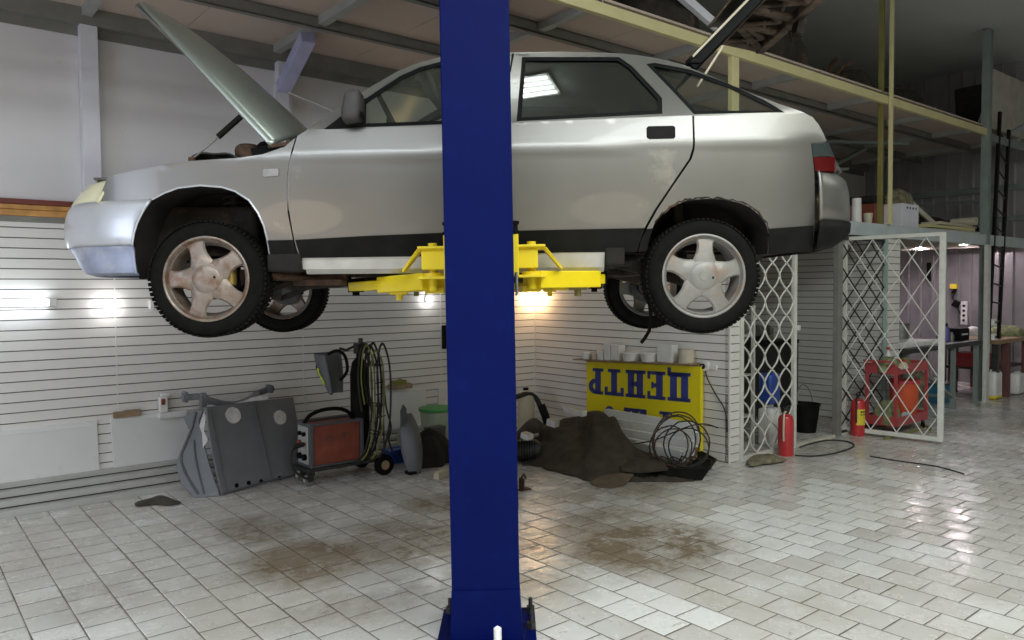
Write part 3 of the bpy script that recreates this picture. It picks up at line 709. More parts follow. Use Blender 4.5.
# roof between the two side frames
RU = [cp(*p) for p in ROOF]
def rz_at(u):
    for (a, b), (c, d) in zip(RU, RU[1:]):
        if a <= u <= c: return b+(d-b)*(u-a)/(c-a)
    return RU[-1][1]
ua, ub2 = cp(425, 60.5)[0], cp(690, 67)[0]
def roof(a, b):
    u = ua+(ub2-ua)*a+(-.07*(1-(2*b-1)**2) if a < .001 else 0)+.05*(1-(2*b-1)**2)*a**8; z = rz_at(u); i = inset(u, z); s_ = 2*b-1
    return (u, i+(CW-2*i)*b, z-.004+.055*(1-abs(s_)**2.6))
mb = MB(); mb.grid(roof, 24, 24); cb(mb, 'roof', 'paint', solid=.012)
def wscreen(a, b):
    z0u, z1u = RU[1], (ua, rz_at(ua)); s_ = 2*b-1; bow = (1-s_*s_)
    u = z0u[0]+(z1u[0]-z0u[0])*a; z = rz_at(u); i = inset(u, z)+.02
    return (u-.05*bow*(1-a)-.05*bow*a-.0, i+(CW-2*i)*b, z-.01+.035*bow*a)
mb = MB(); mb.grid(wscreen, 10, 16); cb(mb, 'windscreen', 'screen', solid=.004)
mb = MB(); mb.grid(lambda a, b: (RU[1][0]-.02-.16*a, .10+(CW-.2)*b, RU[1][1]-.035-.10*a), 3, 8); cb(mb, 'cowl_panel', 'blackplastic', solid=.01)

# raised bonnet
hx0, hz0 = carpx(270.5, 147, .12); hx1, hz1 = carpx(138, 1.5, .225)
hl = math.hypot(hx1-hx0, hz1-hz0); hd = ((hx1-hx0)/hl, (hz1-hz0)/hl); hn = (-hd[1]*-1, hd[0]*-1)   # normal towards the windscreen
hn = (hd[1], -hd[0])
if hn[0] < 0: hn = (-hn[0], -hn[1])
def bonnet(a, b, lift=0.):
    s_ = 2*b-1; w = (.71-.07*a-.035*a**6); e = 1-abs(s_)**2.3
    edge = abs(s_); along = a*hl+.14*(1-s_*s_)*a**2*.5 - (.0)*(1-a)
    along += -.0*(1-a)
    along += .10*(1-s_*s_)*(1-a)**2*(-1)*(-1)*.0
    crown = .055+.075*(1-a) if False else .10
    h = .155*(1-abs(s_)**5)*(1-.25*a-.6*a**4)+.03*(1-s_*s_)*(1-a)+lift
    # front edge rolls over
    roll = 0
    return (hx0+hd[0]*along+hn[0]*(h+roll), .83+s_*w, hz0+hd[1]*along+hn[1]*(h+roll))
bon = MB(); bon.grid(lambda a, b: bonnet(a, b), 30, 40); bo = cb(bon, 'bonnet', 'hood', solid=.006, smooth=60)
mb = MB()
for s_ in (-.93, .93, -.3, .3): mb.tube([bonnet(a/8, (s_+1)/2, -.03) for a in range(9)], .018, 6)
for a in (.04, .5, .95): mb.tube([bonnet(a, b/10, -.03) for b in range(1, 10)], .018, 6)
cb(mb, 'bonnet_frame', 'paint', parent=None)
mb = MB(); p_, q_ = carpx(193, 158.5, .12), carpx(218, 137, .13); t_ = carpx(241, 116.5, .16)
mb.cyl((p_[0], .12, p_[1]), (q_[0], .13, q_[1]), .006, 8); st = cb(mb, 'bonnet_strut', 'steel')
mb = MB(); mb.cyl((q_[0], .13, q_[1]), (t_[0], .16, t_[1]), .0155, 12); cb(mb, 'strut_cylinder', 'blackplastic', parent=None)
mb = MB(); hq = carpx(192, 160, .12); mb.box((hq[0], .12, hq[1]), (.03, .03, .03)); cb(mb, 'strut_ball', 'rust', bevel=.004)
# things in the engine bay that show over the wing
mb = MB(); e_ = carpx(248, 150, .3); mb.lathe([(0, -.06), (.065, -.06), (.068, -.02), (.062, .0), (.045, .012), (0, .014)], (e_[0], .3, e_[1]+.015), 'z', 20); cb(mb, 'expansion_tank', 'rust')
mb = MB(); e_ = carpx(265, 150, .3); mb.box((e_[0]+.01, .3, e_[1]-.02), (.13, .12, .07), ry=-.25); mb.tube([(e_[0]-.05, .3, e_[1]), (e_[0]-.02, .3, e_[1]+.03), (e_[0]+.06, .3, e_[1]+.05)], .014); cb(mb, 'brake_reservoir', 'blackplastic', bevel=.008)
mb = MB(); e_ = carpx(217, 156, .25)
mb.grid(lambda a, b: (e_[0]-.13+.26*a, .2+.2*b, e_[1]-.03+.04*math.sin(PI*a)**.6*(1+.2*math.sin(9*a))), 12, 3); cb(mb, 'strut_tower', 'darksteel', solid=.01)
mb = MB(); mb.bb(-.45, .15, .30, 1.35, 1.80, 2.06); mb.bb(-.3, .1, .5, 1.1, 2.06, 2.12); cb(mb, 'engine', 'under', bevel=.03)
# bonnet hinge bracket
mb = MB(); a_ = carpx(284, 147, .14); mb.bar((a_[0]+.06, .14, a_[1]+.02), (a_[0]-.08, .14, a_[1]-.0), .03, .02); mb.box((a_[0]+.03, .14, a_[1]-.0), (.03, .04, .07)); cb(mb, 'bonnet_hinge', 'rust', bevel=.003)

# raised tailgate: glass plane, then the kinked lower lid
g0 = (carpx(690, 66, .30)); g1 = carpx(754, 0, .30)
gl_ = math.hypot(g1[0]-g0[0], g1[1]-g0[1]); gd = ((g1[0]-g0[0])/gl_, (g1[1]-g0[1])/gl_)
GL = .70; ga = math.atan2(gd[1], gd[0])
def tg(al, v, off=0.):   # along the glass, off = towards the underside
    return (g0[0]+gd[0]*al+gd[1]*off, v, g0[1]+gd[1]*al-gd[0]*off)
ld_a = ga-math.radians(57); lde = tg(GL, 0)
def tl_(al, v, off=0.): return (lde[0]+math.cos(ld_a)*al+math.sin(ld_a)*off, v, lde[2]+math.sin(ld_a)*al-math.cos(ld_a)*off)
V0, V1 = .27, CW-.27
mb = MB()
for v in (V0+.03, V1-.03): mb.bar(tg(0, v, 0), tg(GL, v, 0), .07, .035, up=(0, 1, 0))
mb.bar(tg(.03, V0, 0), tg(.03, V1, 0), .06, .03); mb.bar(tg(GL-.03, V0, 0), tg(GL-.03, V1, 0), .07, .035)
tgf = cb(mb, 'tailgate_frame', 'seal', bevel=.006, smooth=0)
mb = MB(); mb.add([tg(.0, V0-.01, -.022), tg(GL, V0-.01, -.022), tg(GL, V1+.01, -.022), tg(.0, V1+.01, -.022)], [(0, 1, 2, 3)]); cb(mb, 'tailgate_glass', 'tint', solid=.005)
mb = MB(); mb.tube([tg(.03, V0-.012, -.024), tg(GL, V0-.012, -.024)], .007, 6); mb.tube([tg(.03, V0+.075, .02), tg(GL-.05, V0+.075, .02)], .005, 6); mb.tube([tg(.03, V1-.02, .024), tg(GL, V1-.02, .024)], .009, 6); cb(mb, 'tailgate_trim', 'beige')
# lower lid outer skin with spoiler
mb = MB(); mb.grid(lambda a, b: tl_(a*.32, V0-.09+(V1-V0+.18)*b, -.04-.02*math.sin(PI*a)-.05*(2*b-1)**4*0), 6, 10); mb.grid(lambda a, b: tl_(-.10+.12*a, V0-.02+(V1-V0+.04)*b, -.06-.02*math.sin(PI*a)), 4, 10); cb(mb, 'tailgate_skin', 'paint', solid=.01)
mb = MB()   # pressed inner frame with big openings
for v in (V0-.04, V0+.30, .83, V1-.30, V1+.04): mb.bar(tl_(.0, v, .0), tl_(.30, v, .0), .07, .03)
for al in (.01, .30): mb.bar(tl_(al, V0-.07, .0), tl_(al, V1+.07, .0), .06, .05)
for v0_, v1_ in ((V0+.0, V0+.28), (V1-.28, V1-.0)): mb.bar(tl_(.04, v0_, .012), tl_(.28, v1_, .012), .05, .02)
for k in range(7):
    va, vb = V0+(V1-V0)*k/7, V0+(V1-V0)*(k+1)/7; e_ = (.05, .24) if k % 2 else (.24, .05)
    mb.bar(tl_(e_[0], va, .006), tl_(e_[1], vb, .006), .038, .02); mb.bar(tl_(.15, va+.03, .004), tl_(.15+.04*(-1)**k, vb, .004), .02, .016)
cb(mb, 'tailgate_inner_frame', 'lidinner', bevel=.012, smooth=0)
mb = MB(); mb.grid(lambda a, b: tl_(.01+.29*a, V0-.06+(V1-V0+.12)*b, -.018+.012*math.sin(9*b)*math.sin(7*a)), 8, 20); cb(mb, 'tailgate_dark_backing', 'under', solid=.004)  # dark sheet added behind the openings so they look shaded
mb = MB(); lk = tl_(0.33, .83, .05); mb.box(lk, (.05, .10, .10), ry=.2); mb.tube([tl_(0.33, .83, .02), tl_(0.35, .83, .10), tl_(0.31, .83, .14), tl_(0.28, .83, .08)], .012); cb(mb, 'tailgate_lock', 'under', bevel=.01)
mb = MB()
for v in (.27, CW-.27):
    a_, b_ = carpx(697, 87, v if v < .5 else .27), carpx(723, 46, v if v < .5 else .27)
    mb.cyl((a_[0], v, a_[1]), (b_[0], v, b_[1]), .0065, 8)
cb(mb, 'tailgate_strut', 'beige')

# cabin
def cbox(name, m, boxes, **k):
    mb = MB()
    for b in boxes: mb.bb(*b)
    return cb(mb, name, m, **k)
cbox('floor_pan', 'under', [(.30, 2.15, .14, 1.52, 1.72, 1.75), (2.15, 3.15, .25, 1.41, 1.80, 1.83), (-.62, .30, .45, 1.21, 1.76, 1.78), (.3, 2.2, .76, .90, 1.68, 1.74)], bevel=.008)
def seat(u, v, w, name='front_seat'):
    mb = MB()
    mb.grid(lambda a, b: (u-.22+.48*a, v-w/2+w*b, 2.02+.05*math.sin(PI*a)**.5*math.sin(PI*b)**.4), 8, 8); mb.bb(u-.20, u+.26, v-w/2+.01, v+w/2-.01, 1.86, 2.02)
    mb.box((u+.33, v, 2.28), (.13, w-.02, .56), ry=.30)
    mb.tube([(u+.39, v-.06, 2.52), (u+.42, v-.06, 2.60)], .008); mb.tube([(u+.39, v+.06, 2.52), (u+.42, v+.06, 2.60)], .008); mb.box((u+.435, v, 2.625), (.09, .26, .14), ry=.2)
    return cb(mb, name, 'seatcloth', bevel=.03, smooth=50)
seat(.98, .42, .48); seat(.98, 1.24, .48); seat(1.85, .83, 1.28, 'rear_seat')
mb = MB(); mb.grid(lambda a, b: (.42+.33*a, .14+1.38*b, 2.40+.05*math.sin(PI*a)-.04*a+(.05*math.exp(-((b-.22)/.12)**2))*a), 8, 16); mb.bb(.42, .74, .14, 1.52, 2.02, 2.36); cb(mb, 'dashboard', 'interior', bevel=.02)
mb = MB()
def ring(k):
    a = 2*PI*k/28; y, z = .185*math.cos(a), .185*math.sin(a); return (.88-z*.45, .42+y, 2.51+z*.89)
mb.tube([ring(k) for k in range(28)], .013, 8, closed=True)
for k in (0, 9, 19): mb.tube([(.88, .42, 2.51), ring(k)], .014, 6)
mb.lathe([(0, 0), (.05, 0), (.045, -.03), (0, -.035)], (.87, .42, 2.51), 'x', 14); mb.tube([(.87, .42, 2.51), (.70, .42, 2.30)], .03); cb(mb, 'steering_wheel', 'interior')
mb = MB(); mb.grid(lambda a, b: (ua+.02+(ub2-ua-.04)*a, .33+1.0*b, rz_at(ua+(ub2-ua)*a)-.035+.04*(1-(2*b-1)**2)), 10, 6); cb(mb, 'headlining', 'headliner', solid=.006)
cbox('parcel_shelf', 'interior', [(2.35, 2.95, .2, 1.46, 2.42, 2.435)])
cbox('load_bay', 'interior', [(2.12, 3.0, .50, .52, 1.9, 2.4), (2.12, 3.0, 1.14, 1.16, 1.9, 2.4), (2.10, 2.12, .2, 1.46, 1.9, 2.4)])
# inner door skins keep light from leaking
for a_, b_, lb in ((.50, 1.40, 'door_trim'), (1.45, 2.15, 'door_trim')):
    cbox(lb, 'interior', [(a_, b_, .085, .10, 1.80, 2.41), (a_, b_, CW-.10, CW-.085, 1.80, 2.41)])
# wheel wells
def well(outline, name, depth):
    L_ = [cp(*p) for p in outline]; mb = MB(); n = len(L_)
    for sd in (0, 1):
        f = lambda v: CW-v if sd else v
        cx = sum(p[0] for p in L_)/n
        A = [(u, f(inset(u, z)+.004), z) for u, z in L_]; B = [(u+(cx-u)*.02, f(depth), z+.01) for u, z in L_]
        mb.add(A+B, [(i, i+1, n+i+1, n+i) for i in range(n-1)]); m_ = len(mb.v)
        mb.add(B+[(L_[-1][0], f(depth), 1.86), (L_[0][0], f(depth), 1.86)], [tuple(range(n+2))])
    return cb(mb, name, 'liner', smooth=60)
well([(139, 279), (135.5, 262), (134.5, 246), (136, 232), (139.5, 219), (145.5, 207), (152, 199.2), (165, 192), (178, 187.2), (200, 184.8), (222, 186.5), (235, 190.5), (249.5, 199.5), (258.5, 212.5), (265, 226), (268.5, 240), (271, 259), (273, 268)], 'front_wheel_well', .42)
well([(645, 252), (649.5, 236), (655, 222.3), (662, 214), (672, 206), (685, 200.5), (695, 199.2), (708, 198.2), (725, 199.2), (740, 202.5), (750.5, 207), (758.5, 213.5), (767, 224), (769, 234), (768, 254)], 'rear_wheel_well', .40)
# a ragged lip of rust round the rear arch
mb = MB(); L_ = [cp(*p) for p in ((655, 222.3), (662, 214), (672, 206), (685, 200.5), (695, 199.2), (708, 198.2), (725, 199.2), (740, 202.5), (750.5, 207), (758.5, 213.5), (767, 224), (769, 234))]
rnd = random.Random(3)
pp = []
for (a, b), (c, d) in zip(L_, L_[1:]):
    for k in range(4):
        u, z = a+(c-a)*k/4, b+(d-b)*k/4; pp.append((u, inset(u, z)-.003, z+rnd.uniform(-.004, .008)))
mb.tube(pp, [rnd.uniform(.002, .0065) for _ in pp], 5); cb(mb, 'rusty_arch_lip', 'under')
mb = MB(); L_ = [cp(*p) for p in ((152, 199.5), (165, 192.7), (178, 187.9), (200, 185.4), (222, 187.2), (235, 191.2), (249, 200.2), (258, 213), (264, 226), (267.5, 240), (270.5, 259))]
mb.tube([(u, inset(u, z)-.001, z) for u, z in L_], .005, 6); cb(mb, 'arch_lip', 'bumper')
# suspension and running gear
mb = MB()
for v in (.40, CW-.40):
    pts = [(-.0+.055*math.cos(k*.5), v+.055*math.sin(k*.5), 1.88+k*.0028) for k in range(90)]; mb.tube(pts, .008, 5); mb.cyl((0, v, 1.62), (0, v, 2.12), .024, 10)
    mb.bar((0, v-.08, 1.56), (.05, .83+(v-.83)*.5, 1.66), .06, .035); mb.bar((.30, .83+(v-.83)*.7, 1.66), (.02, v-.05, 1.55), .03, .03); mb.cyl((0, v-.1, 1.66), (0, .83, 1.72), .014)
cb(mb, 'front_suspension', 'under')
mb = MB()
for v in (.30, CW-.30):
    mb.bar((2.05, v, 1.76), (2.49, v, 1.64), .05, .07); mb.cyl((2.47, v+.02*(1 if v < 1 else -1), 1.62), (2.42, v, 2.1), .028, 10)
mb.bar((2.25, .25, 1.70), (2.25, CW-.25, 1.70), .09, .05); cb(mb, 'rear_axle', 'under', bevel=.006)
mb = MB(); mb.tube([(-.1, .78, 1.66), (.25, .72, 1.63), (.7, .62, 1.655), (1.2, .62, 1.66), (1.9, .62, 1.66), (2.2, .60, 1.78), (2.5, .70, 1.84), (2.8, .75, 1.84)], .024, 10); mb.lathe([(0, -.2), (.08, -.19), (.09, 0), (.08, .19), (0, .2)], (2.85, .75, 1.84), 'x', 16); cb(mb, 'exhaust', 'under')
mb = MB(); mb.bb(.05, .62, .30, .48, 1.66, 1.72); mb.tube([(.25, .12, 1.69), (.45, .25, 1.66), (.62, .3, 1.68)], .02); mb.bb(.36, .62, .2, .34, 1.63, 1.665); cb(mb, 'subframe_arm', 'rust', bevel=.008)
# dangling black strap behind the rear wheel
mb = MB(); pts = []
for x, y in ((649, 302), (650.5, 312), (651, 322), (649, 331), (645, 338), (641, 343)):
    u, z = carpx(x, y, .62); pts.append((u, .62, z))
mb.tube(pts, .011, 6); cb(mb, 'dangling_strap', 'rubber')

def split_loose(names):
    for o in [x for x in bpy.data.objects if x.type == 'MESH' and x.name.split('.')[0] in names]:
        bm = bmesh.new(); bm.from_mesh(o.data); bm.verts.ensure_lookup_table(); seen = {}; k = 0
        for v in bm.verts:
            if v.index in seen: continue
            st_ = [v]; seen[v.index] = k
            while st_:
                x = st_.pop()
                for e in x.link_edges:
                    y = e.other_vert(x)
                    if y.index not in seen: seen[y.index] = k; st_.append(y)
            k += 1
        bm.free()
        if k < 2: continue
        base = o.data
        for i in range(k):
            b2 = bmesh.new(); b2.from_mesh(base); b2.verts.ensure_lookup_table()
            bmesh.ops.delete(b2, geom=[v for v in b2.verts if seen[v.index] != i], context='VERTS')
            me = base.copy(); b2.to_mesh(me); b2.free()
            if i == 0: o.data = me; first = o
            else:
                n_ = first.copy(); n_.data = me; n_.parent = first.parent; COL.objects.link(n_)
split_loose(('tailgate_trim', 'tailgate_strut', 'door_trim', 'sill', 'jacking_bracket', 'front_wheel_well', 'rear_wheel_well'))
# wheels
def wheel(u, v, z, ph, far, rm, name):
    w_ = MB(); sg = -1 if far else 1     # outer face towards -sg*v
    def Y(h): return v+sg*h
    prof = [(.205, .015), (.212, .0), (.232, -.010), (.262, -.006), (.280, .010), (.2905, .035), (.2915, .085), (.2905, .135), (.280, .160), (.262, .176), (.232, .18), (.212, .17), (.205, .155), (.198, .085)]
    w_.lathe([(r, Y(h)) for r, h in prof], (u, 0, z), 'y', 64, closed=True)
    hub = cb(w_, 'tyre', 'rubber')
    t_ = MB()   # tread blocks
    for k in range(72):
        a = 2*PI*k/72
        for j, (h, dh, o_) in enumerate(((.028, .034, 0), (.070, .03, .5), (.112, .03, 0), (.150, .034, .5))):
            aa = a+o_*2*PI/72; c, s_ = math.cos(aa), math.sin(aa)
            t_.box((u+c*.2905, Y(h), z+s_*.2905), (.009, dh, .0175), ry=-aa)
    cb(t_, 'tread', 'rubber', parent=hub, smooth=0)
    for o_ in (hub,): pass
    r_ = MB()
    r_.lathe([(.214, Y(-.004)), (.217, Y(.004)), (.214, Y(.012)), (.204, Y(.020)), (.198, Y(.05)), (.178, Y(.09)), (.188, Y(.15)), (.205, Y(.165)), (.200, Y(.17)), (.182, Y(.155)), (.172, Y(.09)), (.184, Y(.045)), (.188, Y(.020)), (.192, Y(.016)), (.195, Y(.006)), (.199, Y(.009)), (.203, Y(-.003)), (.208, Y(-.006))], (u, 0, z), 'y', 56, closed=True)
    rim = cb(r_, 'rim', rm)
    s__ = MB()
    for k in range(5):
        a = math.radians(ph+72*k)
        def sp(r, wd, h): 
            c, s2 = math.cos(a), math.sin(a); return (u+c*r-s2*wd, Y(h), z+s2*r+c*wd)
        rows = [(.050, .064, .004), (.078, .060, .000), (.100, .052, .002), (.125, .044, .004), (.150, .041, .008), (.170, .043, .012), (.184, .050, .016), (.194, .060, .018)]
        vs = []
        for r, wd, h in rows: vs += [sp(r, -wd, h+.010), sp(r, -wd*.8, h), sp(r, 0, h-.003), sp(r, wd*.8, h), sp(r, wd, h+.010), sp(r, wd*.8, h+.03), sp(r, -wd*.8, h+.03)]
        fs = [(i*7+j, i*7+(j+1) % 7, (i+1)*7+(j+1) % 7, (i+1)*7+j) for i in range(7) for j in range(7)]
        fs += [tuple(range(6, -1, -1)), tuple(49+j for j in range(7))]
        s__.add(vs, fs)
    # webs rounding the spokes into the hub
    hubp = [(0, Y(.03)), (.088, Y(.03)), (.090, Y(.008)), (.084, Y(.001)), (.074, Y(-.002)), (0, Y(-.003))]
    s__.lathe(hubp, (u, 0, z), 'y', 40)
    cb(s__, 'spokes', rm, parent=rim, smooth=40)
    c_ = MB(); c_.lathe([(0, Y(-.012)), (.040, Y(-.011)), (.066, Y(-.007)), (.070, Y(-.004)), (.070, Y(0)), (0, Y(0))], (u, 0, z), 'y', 40); cb(c_, 'centre_cap', rm, parent=rim)
    e_ = MB(); e_.lathe([(.0, Y(-.0135)), (.024, Y(-.0135)), (.026, Y(-.010)), (0, Y(-.010))], (u, 0, z), 'y', 28)
    cb(e_, 'cap_badge', rm, parent=rim)
    b_ = MB(); aa = math.radians(ph-72-25); b_.cyl((u+.045*math.cos(aa), Y(-.013), z+.045*math.sin(aa)), (u+.045*math.cos(aa), Y(-.006), z+.045*math.sin(aa)), .006, 10); cb(b_, 'valve_hole', 'seal', parent=rim)
    d_ = MB(); d_.lathe([(0, Y(.06)), (.105, Y(.06)), (.105, Y(.072)), (.06, Y(.075)), (.06, Y(.14)), (0, Y(.14))], (u, 0, z), 'y', 32)
    cb(d_, 'brake_disc', 'darksteel')
    k_ = MB(); k_.box((u+.095, Y(.07), z+.02), (.05, .07, .11)); cb(k_, 'brake_caliper', 'gold' if (not far and name == 'front') else 'under', bevel=.012)
wheel(-.018, 0, 1.665, 108, False, 'rimf', 'front'); wheel(2.488, 0, 1.661, 86, False, 'rim', 'rear')
wheel(-.045, CW+.01, 1.61, 20, True, 'rimf', 'front'); wheel(2.51, CW+.01, 1.61, 40, True, 'rim', 'rear')

# ============================================================ THE LIFT
def lift(name, lb, far=False):
    r = thing(name, lb, 'car lift')
    Y0 = 3.40; xc = (484-512)/772*3.45
    r.location = (xc, Y0+.14, 0)
    mb = MB(); H_ = 3.95
    # channel column opening towards the car
    mb.bb(-.152, .152, -.14, -.128, .02, H_); mb.bb(-.152, -.140, -.128, .13, .02, H_); mb.bb(.140, .152, -.128, .13, .02, H_); mb.bb(-.152, -.07, .118, .13, .02, H_); mb.bb(.07, .152, .118, .13, .02, H_)
    col = mb.build('column', 'blue', parent=r, bevel=.006, smooth=0)
    mb = MB()
    for sg in (-1, 1): mb.prism([(sg*.152, -.141, .02), (sg*.162, -.141, .02), (sg*.152, -.141, .26)], (0, .25, 0))
    mb.prism([(-.162, -.148, .02), (.162, -.148, .02), (.152, -.148, .26), (-.152, -.148, .26)], (0, .008, 0))
    mb.build('foot_gusset', 'blue', parent=r, smooth=0)
    mb = MB(); mb.bb(-.225, .225, -.26, .24, 0, .02); mb.build('base_plate', 'blue', parent=r, bevel=.004, smooth=0)
    for x, y, wh in ((.052, -.215, 1), (-.19, .19, 0), (.205, .0, 0), (-.05, .2, 0), (.205, .18, 0)):
        mb = MB(); mb.cyl((x, y, .02), (x, y, .05), .022, 6); mb.cyl((x, y, .05), (x, y, .118 if wh else .09), .0175 if wh else .01, 12); mb.lathe([(.0175 if wh else .01, .118 if wh else .09), (.0, .13 if wh else .095)], (x, y, 0), 'z', 12)
        mb.build('anchor_bolt', 'whitebolt' if wh else 'darksteel', parent=r, label='white capped anchor bolt' if wh else None)
    # carriage with arms
    mb = MB(); mb.bb(-.29, .27, .165, .27, 1.70, 1.795); mb.bb(-.13, .13, .0, .17, 1.45, 2.0)
    cg = mb.build('carriage', 'yellow', parent=r, bevel=.006, smooth=0)
    for sg in (-1, 1):
        mb = MB(); x0 = sg*.24
        mb.bb(x0-.065, x0+.065, .14, .30, 1.80, 1.812); mb.bb(x0-.065, x0+.065, .14, .30, 1.655, 1.668)
        mb.add([(x0-sg*.10, .16, 1.80), (x0+sg*.07, .16, 1.80), (x0+sg*.15, .20, 1.70), (x0+sg*.145, .20, 1.69), (x0+sg*.06, .17, 1.79), (x0-sg*.10, .17, 1.79)]+[(x0-sg*.10, .29, 1.80), (x0+sg*.07, .29, 1.80), (x0+sg*.15, .30, 1.70), (x0+sg*.145, .30, 1.69), (x0+sg*.06, .29, 1.79), (x0-sg*.10, .29, 1.79)],
               [(0, 1, 7, 6), (1, 2, 8, 7), (2, 3, 9, 8), (3, 4, 10, 9), (4, 5, 11, 10), (5, 0, 6, 11), (0, 5, 4, 3, 2, 1), (6, 7, 8, 9, 10, 11)])
        mb.build('arm_bracket', 'yellow', parent=r, bevel=.003, smooth=0)
        mb = MB(); mb.bb(sg*.155-.022, sg*.155+.022, .10, .15, 1.66, 1.86); mb.build('guide_post', 'yellow', parent=r, bevel=.004, smooth=0)
        mb = MB(); mb.lathe([(0, 0), (.028, 0), (.032, .012), (.02, .02), (.02, .045), (.027, .05), (.027, .062), (0, .065)], (sg*.155, .125, 1.86), 'z', 16); mb.build('rubber_stop', 'rubber', parent=r)
        mb = MB(); mb.cyl((x0, .22, 1.60), (x0, .22, 1.83), .022, 14); mb.cyl((x0, .22, 1.655), (x0, .22, 1.685), .05, 18); mb.build('pivot_pin', 'yellow', parent=r)
        mb = MB(); mb.cyl((sg*.165, .09, 1.57), (sg*.165, .09, 1.68), .007, 8); mb.build('lock_rod', 'steel', parent=r)
        # the arm swings out and under the car
        a = Vector((x0, .24, 1.645)); b = Vector((sg*.52-(.0 if sg < 0 else -.02), .60, 1.635)); c = Vector((sg*.75+(.02 if sg < 0 else .0), .78, 1.63))
        if sg > 0: b = Vector((.56, .50, 1.645)); c = Vector((.60, .53, 1.645))
        mb = MB(); mb.bar(a, b, .14, .085)
        mb.build('lift_arm', 'yellow', parent=r, bevel=.006, smooth=0)
        mb = MB(); mb.bar(a+(b-a)*.5, c, .10, .05); mb.build('arm_extension', 'yellow', parent=r, bevel=.005, smooth=0)
        mb = MB(); mb.cyl(c-Vector((0, 0, .03)), c+Vector((0, 0, .045)), .045, 20); mb.cyl(c-Vector((0, 0, .05)), c-Vector((0, 0, .03)), .02, 12); mb.build('lift_pad', 'rubber', parent=r)
        mb = MB(); k = a+(b-a)*.75; mb.bar(k-Vector((0, 0, .055)), k-Vector((0, 0, .04)), .05, .09); mb.cyl(k-Vector((0, 0, .085)), k-Vector((0, 0, .04)), .018, 10); mb.build('arm_latch', 'ypostdark' if sg > 0 else 'yellow', parent=r)
        # second, inner arm lower and behind
        mb = MB(); d = Vector((sg*.10, .72, 1.60)); mb.bar(Vector((x0*1.0, .25, 1.60)), Vector((sg*.20, .72, 1.60)), .09, .03); mb.build('stay_plate', 'yellow', parent=r, smooth=0)
    r.rotation_euler = (0, 0, PI if far else 0)
    if far:
        ax = Vector((xc, Y0+.14, 0)); mid = Vector(P0+CU*0+CV*.83); 
        r.location = Vector((xc, Y0+.14, 0))+Vector(CV)*(2*(3.866+.83-Y0-.14))
        r.rotation_euler = (0, 0, PI+.0)
    else: r.rotation_euler = (0, -.010, 0)
    return r
lift('lift_column', 'blue steel lift column with yellow arms standing in front of the car')
lift('lift_column', 'blue lift column on the far side of the car, hidden behind the front column', far=True)

# ============================================================ THINGS IN THE HALL
def WV(a): return W(a[0], a[1], a[2])
class Plane:
    """a flat thing leaning in the hall: two foot points and one top point give its plane"""
    def __init__(s, A, B, C):
        s.A, s.B, s.C = WV(A), WV(B), WV(C); s.n = (s.B-s.A).cross(s.C-s.A).normalized()
        if s.n.dot(Vector((0, 0, CH))-Vector((s.A.x, s.A.y, 0))) < 0 and s.n.y > 0: s.n = -s.n
        if s.n.y > 0: s.n = -s.n
    def __call__(s, x, y, off=0.):
        r = Vector(ray(x, y)); c = Vector(CP); k = (s.A-c).dot(s.n)/r.dot(s.n); return c+r*k+s.n*off
def wt_(name, label, cat, loc, group=None): return thing(name, label, cat, loc, ANG, group)
def bw(mb, name, m, root, **k):
    Rm = Matrix.Rotation(-ANG, 4, 'Z') @ Matrix.Translation(-root.location); mb.xf(Rm); return mb.build(name, m, parent=root, **k)
def slab(mb, pl, px_, th, off=0.):
    P = [pl(x, y, off) for x, y in px_]; n = len(P); B = [p-pl.n*th for p in P]
    mb.add(P+B, [tuple(range(n)), tuple(range(2*n-1, n-1, -1))]+[(i, (i+1) % n, n+(i+1) % n, n+i) for i in range(n)]); return mb
def ctube(mb, pts, r, seg=7, sub=6):
    """tube along a smooth curve through the points"""
    P = [Vector(p) for p in pts]; out = []
    for i in range(len(P)-1):
        a, b, c, d = P[max(i-1, 0)], P[i], P[i+1], P[min(i+2, len(P)-1)]
        for k in range(sub):
            t = k/sub; out.append(.5*((2*b)+(c-a)*t+(2*a-5*b+4*c-d)*t*t+(3*b-a-3*c+d)*t**3))
    out.append(P[-1]); return mb.tube(out, r, seg)
def Lt(x, y, t): return WV(pt(x, y, t))
def Ls(x, y, s): return WV(ps(x, y, s))
def Lz(x, y, z=0): return WV(pz(x, y, z))

# ---- boards fixed low on the left wall
def board(px_, lb, t=.022):
    P = [pt(x, y, t) for x, y in px_]; r = wth('wall_board', lb, 'board', P[0][0], 0, 0, group='white boards along the foot of the slatted wall')
    s0 = P[0][0]; mb = MB(); A = [(p[0]-s0, -t, p[2]) for p in P]; mb.prism(A, (0, t, 0)); mb.build('panel', 'fwhite', parent=r, bevel=.003, smooth=0)
    mb = MB(); e = A[0][0]; e2 = A[1][0]; zt = (A[0][2]+A[1][2])/2
    mb.bb(min(e, e2)+.02, max(e, e2)-.02, -t-.004, -t, zt-.04, zt-.03); mb.build('top_bead', 'fwhite', parent=r, smooth=0)
board([(-60, 437), (97, 421), (100, 472), (-60, 497)], 'white board low on the slatted wall at the left edge of the photo')
board([(110.5, 419), (200, 408), (202, 457), (114, 470)], 'white board low on the slatted wall, its right end behind the grey body panels')
board([(352, 396), (426, 389.5), (426, 431), (352, 441)], 'white board low on the slatted wall behind the welding trolley')
board([(439, 388.5), (480, 385), (480, 422), (439, 428)], 'short white board low on the slatted wall, running behind the blue column')
r = wth('wooden_block', 'small brown wooden block on top of a white board by the left wall', 'block', pt(126, 414, 0)[0], .03, pt(126, 416.5, .03)[2])
